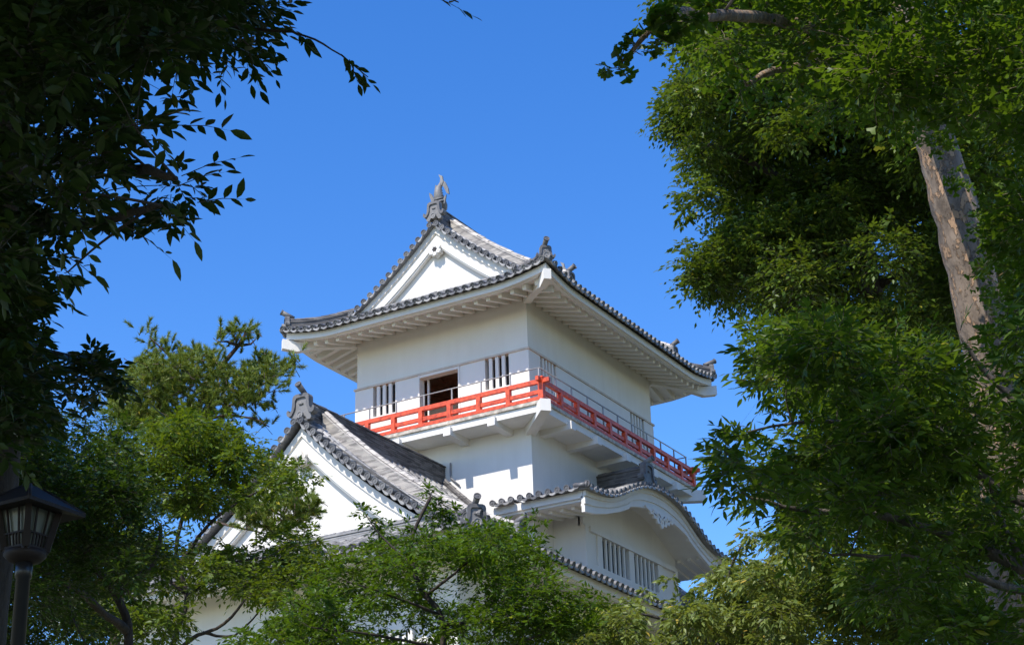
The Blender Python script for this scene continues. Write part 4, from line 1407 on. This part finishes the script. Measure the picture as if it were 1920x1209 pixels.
# ---- 8. near tree reaching in from the right with slender leaves
A8 = [(1345, 800), (1400, 790), (1440, 760), (1420, 700), (1405, 650), (1395, 610), (1450, 585), (1560, 590), (1650, 620), (1700, 610), (1760, 640), (1820, 640), (1900, 570), (2100, 540), (2100, 1270), (1680, 1270), (1640, 1150),
      (1560, 1060), (1480, 1010), (1420, 965), (1385, 930), (1345, 905), (1325, 860)]
c8 = fill(A8, 150, 36, 74, 12, 16.5, .6, [[(1790, 560), (1880, 560), (1915, 690), (1890, 740), (1930, 800), (1935, 950), (1830, 950), (1830, 780), (1850, 700), (1800, 650)]], seed=14)
c8 += fill([(1390, 600), (1560, 590), (1600, 700), (1500, 790), (1400, 780), (1420, 700)], 22, 26, 45, 17, 20, .7, seed=15)
c8 += overhead(50, 1.5, 12, 43, 1.5)
spr8 = [sp(1370, 820, 13, 1335, 785, 13), sp(1360, 850, 13, 1312, 822, 13), sp(1350, 860, 13, 1302, 852, 13), sp(1350, 880, 13, 1310, 900, 13), sp(1390, 930, 13, 1345, 935, 13), sp(1400, 940, 13, 1370, 962, 13),
        sp(1400, 800, 13, 1355, 790, 13), sp(1680, 600, 13, 1700, 570, 13), sp(1740, 640, 13, 1750, 590, 13), sp(1800, 620, 13, 1815, 575, 13), sp(1420, 690, 18, 1385, 680, 18), sp(1410, 620, 18, 1378, 600, 18)]
tr8 = stem_from(0, 0, [(2080, 1400, 14), (2060, 1100, 14), (2030, 800, 14.2), (2010, 600, 14.6), (2000, 300, 15)])
l8 = [([at(2060, 1150, 14), at(1900, 1055, 14), at(1780, 1005, 14), at(1640, 965, 13.6), at(1500, 955, 13.2), at(1400, 930, 13)], .06, .008), ([at(2045, 1000, 14), at(1900, 930, 14), at(1800, 860, 14), at(1720, 740, 14), (at(1670, 640, 14))], .05, .008),
      ([at(1800, 870, 14), at(1680, 810, 13.6), at(1520, 790, 13.3), at(1400, 810, 13)], .03, .006), ([at(2060, 1120, 14), at(1880, 1100, 13.6), at(1740, 1050, 13.2), at(1560, 1040, 13)], .045, .008),
      ([at(2030, 800, 14.2), at(1920, 760, 14), at(1840, 690, 14), at(1800, 630, 14)], .045, .008), ([at(1930, 1070, 14), at(1870, 960, 14), at(1850, 860, 14)], .03, .008)]
make_tree('hackberry_tree', 'near leafy branches with slender bright green leaves reaching in at the lower right', 'tree', tr8, .2, c8, 'leaf', .092, .033, M['leaf_slender'], M['bark_grey'], 4.8, .45, .2, l8, branch_r=.014, nvar=.38, seed=14, spray=spr8)

# ---- dark trees added east of the turret to keep sky light off its wall
def shading_tree(x, y, h, r, label, seed):
    rr = random.Random(seed)
    z = ground_h(x, y) - .1
    cl = []
    for _ in range(70):
        a = rr.uniform(0, 6.283); q = r * math.sqrt(rr.random()); zz = h * (.28 + .72 * rr.random())
        f = math.sqrt(max(.1, 1 - ((zz / h - .62) / .42) ** 2)) if zz / h > .2 else .5
        cl.append((np.array((x + q * f * math.cos(a), y + q * f * math.sin(a), z + zz)), rr.uniform(.9, 1.5), .8))
    make_tree('zelkova_tree', label, 'tree', [np.array((x, y, z)), np.array((x + .2, y, z + h * .3)), np.array((x - .1, y + .2, z + h * .62)), np.array((x, y, z + h * .9))], .3, cl, 'small', .16, .075,
              M['leaf_shade'], M['bark_dark'], 2.2, .7, .3, (), branch_r=.05, seed=seed)
shading_tree(16.5, 5.5, 18.5, 5.2, 'dark tree added to shade the turret, just right of the curved gable roof', 31)
shading_tree(15.5, -5.5, 24.0, 4.6, 'dark tree added to shade the turret, behind the leaves below the pale flaking trunk', 33)
shading_tree(18.5, 10.0, 27.0, 5.4, 'tall dark tree added to shade the turret, behind the pale flaking trunk', 34)
shading_tree(20.5, 17.0, 19.0, 5.5, 'farthest dark tree added to shade the turret, behind the tall tree with the dark trunk', 32)

# ---- 9. pine behind the cherry
def pine():
    d = 41.0
    tr = stem_from(0, 0, [(205, 1300, d), (230, 1050, d), (280, 910, d), (338, 835, d), (362, 790, d), (386, 728, d), (420, 680, d), (447, 648, d), (462, 622, d)])
    root = thing('pine_tree', 'pine tree with needle tufts rising behind the cherry left of the turret', 'tree', tuple(tr[0]))
    tm = MB(0)
    def put(pts, r0, r1, n=7):
        k = len(pts); tm.tube(pts, [r0 + (r1 - r0) * i / (k - 1) for i in range(k)], n)
    put(tr, .14, .03, 9)
    P = lambda *a: [at(x, y, d + dd) for x, y, dd in a]
    limbs = [P((386, 728, 0), (340, 690, -.3), (305, 655, -.5), (280, 632, -.6)), P((362, 788, 0), (420, 768, .2), (470, 735, .4), (515, 705, .6), (545, 680, .7)),
             P((362, 790, 0), (430, 778, -.6), (480, 785, -.9), (505, 800, -1)), P((375, 755, 0), (430, 725, .6), (470, 690, 1), (495, 670, 1.2)), P((350, 850, 0), (290, 780, .4), (240, 730, .8), (215, 705, 1)),
             P((447, 648, 0), (425, 640, -.2), (408, 640, -.3)), P((447, 648, 0), (470, 645, .3), (480, 635, .4)), P((355, 820, 0), (400, 830, .3), (430, 820, .5)),
             P((340, 900, 0), (440, 960, -1.5), (520, 975, -2.4), (570, 970, -2.8)), P((335, 960, 0), (430, 985, -2), (500, 1000, -3))]
    for l in limbs: put(l, .042, .012, 5)
    poly = [(200, 745), (240, 690), (290, 660), (300, 690), (335, 672), (360, 660), (400, 665), (425, 690), (470, 690), (495, 668), (515, 690), (548, 678), (545, 700), (525, 725), (490, 738), (478, 755), (440, 765), (400, 800), (440, 820),
            (420, 860), (370, 840), (300, 820), (220, 800)]
    shoots = []
    rr = random.Random(21)
    def shoot(px, py, dd, n):
        c = at(px, py, d + dd)
        for _ in range(n):
            v = np.array((rr.gauss(0, 1), rr.gauss(0, 1), rr.gauss(.75, .6)))
            shoots.append((c + np.array((rr.gauss(0, .10), rr.gauss(0, .10), rr.gauss(0, .08))), v / np.linalg.norm(v)))
    cnt = 0
    while cnt < 780:
        x, y = rr.uniform(200, 550), rr.uniform(655, 860)
        if inside(x, y, poly):
            shoot(x, y, rr.uniform(-1.6, 1.8), 2); cnt += 1
    for x, y, n in ((272, 618, 3), (278, 635, 4), (292, 640, 4), (305, 650, 4), (318, 650, 4), (322, 660, 3), (290, 660, 3), (420, 612, 4), (428, 625, 5), (440, 618, 5), (455, 620, 5), (470, 618, 5), (476, 632, 5), (462, 636, 5), (410, 635, 4), (420, 645, 3),
                    (445, 640, 4), (455, 655, 2), (490, 662, 3), (486, 675, 4), (528, 690, 4), (540, 682, 4), (552, 672, 4), (500, 790, 3), (490, 800, 3), (505, 770, 4), (480, 770, 4), (470, 795, 3), (460, 810, 2), (500, 752, 4), (435, 690, 3)):
        shoot(x, y, rr.uniform(-.4, .4), n)
    lowp = [(440, 945), (500, 935), (590, 930), (602, 950), (570, 985), (530, 1000), (480, 1000), (450, 975)]
    cnt = 0
    while cnt < 150:
        x, y = rr.uniform(435, 605), rr.uniform(925, 1005)
        if inside(x, y, lowp):
            shoot(x, y, rr.uniform(-3.2, -1.6), 2); cnt += 1
    p = np.array([s[0] for s in shoots]); v = np.array([s[1] for s in shoots])
    kn = 105
    rg_ = np.random.default_rng(3)
    t = rg_.random((len(p), kn, 1))
    b = p[:, None] + v[:, None] * (t * .20)
    dr_ = nrm(v[:, None] * .9 + rg_.normal(0, .42, (len(p), kn, 3)))
    ln = rg_.uniform(.09, .15, (len(p), kn, 1))
    sd = nrm(np.cross(dr_, rg_.normal(0, 1, (len(p), kn, 3)))) * .0072
    V = np.stack((b - sd, b + sd, b + dr_ * ln), 2).reshape(-1, 3)
    n = len(V) // 3
    c = (V.min(0) + V.max(0)) / 2
    me = bpy.data.meshes.new('crown')
    me.vertices.add(len(V)); me.vertices.foreach_set('co', (V - c).astype(np.float32).reshape(-1))
    me.loops.add(n * 3); me.loops.foreach_set('vertex_index', np.arange(n * 3, dtype=np.int32))
    me.polygons.add(n); me.polygons.foreach_set('loop_start', np.arange(0, n * 3, 3, dtype=np.int32))
    me.materials.append(M['needle']); me.update(calc_edges=True)
    for s in shoots[::3]:                                  # the woody end of each shoot
        A = s[0]; tm.tube([A - s[1] * .22, A + s[1] * .12], [.009, .004], 4, False)
    obj('trunk', tm, M['bark_pine'], root)
    o = bpy.data.objects.new('crown', me); COL.objects.link(o)
    o.parent = root; o.location = c - WLOC[root.name]
pine()

# ------------------------------------------------------------------ street lamp
def lamp():
    d = 11.5
    top = at(58, 905, d); mid = at(50, 1000, d)
    bx, by = mid[0], mid[1]
    z0 = ground_h(bx, by)
    root = thing('street_lamp', 'dark brown lantern street lamp with frosted panes on a metal post', 'street lamp', (bx, by, z0))
    zt = top[2]; zb = at(50, 1036, d)[2]; zh = zt - .145       # lantern body between zb and zh
    ang = math.atan2(CAM[1] - by, CAM[0] - bx)
    def corner(k, r, z):
        a = ang + math.pi / 2 * k
        return np.array((bx + r * math.cos(a), by + r * math.sin(a), z))
    rt_, rb_ = .185, .125
    rf = MB(0)
    re = .345
    ze, zc = zh - .01, zt
    ring0 = [corner(k, re, ze) for k in range(4)]; ring1 = [corner(k, .055, zc) for k in range(4)]
    ring2 = [corner(k, re, ze - .022) for k in range(4)]; ring3 = [corner(k, .17, ze + .0) for k in range(4)]
    rf.sweep([ring3, ring2, ring0, ring1], True, True)
    for k in range(4): rf.tube([corner(k, re - .005, ze), corner(k, .05, zc + .004)], .010, 6)
    obj('lamp_roof', rf, M['lampbody'], root)
    fr = MB(0)
    for k in range(4):
        a, b = corner(k, rb_, zb), corner(k, rt_, zh)
        fr.beam(a, b, .040, .040, up=(math.cos(ang + math.pi / 2 * k), math.sin(ang + math.pi / 2 * k), .2))
        a2, b2 = corner(k + 1, rb_, zb), corner(k + 1, rt_, zh)
        fr.beam(a, a2, .03, .03); fr.beam(b, b2, .03, .03)
        mixp = lambda u, w: (a * (1 - u) + a2 * u) * (1 - w) + (b * (1 - u) + b2 * u) * w
        for u in (.3, .68): fr.beam(mixp(u, 0), mixp(u, 1), .011, .011)
        fr.beam(mixp(0, .36), mixp(1, .36), .011, .011)
        for u in (.14, .44, .56, .84): fr.beam(mixp(u, 0), mixp(u, .36), .009, .009)
    obj('lantern_frame', fr, M['lampbody'], root)
    pn = MB(0)
    r0, r1 = rb_ - .022, rt_ - .022
    pn.hexa([corner(k, r0, zb + .005) for k in range(4)] + [corner(k, r1, zh - .005) for k in range(4)])
    obj('lantern_pane', pn, M['frost'], root)
    bs = MB(0)
    bs.tube([(bx, by, zb + .0), (bx, by, zb - .03), (bx, by, zb - .06), (bx, by, zb - .075)], [.122, .130, .10, .055], 24)
    obj('lantern_base', bs, M['lampbody'], root)
    po = MB(0)
    po.tube([(bx, by, z0), (bx, by, z0 + .35), (bx, by, z0 + .36), (bx, by, zb - .17), (bx, by, zb - .165), (bx, by, zb - .07)], [.085, .085, .050, .044, .052, .052], 20)
    obj('post', po, M['lamppost'], root)
lamp()
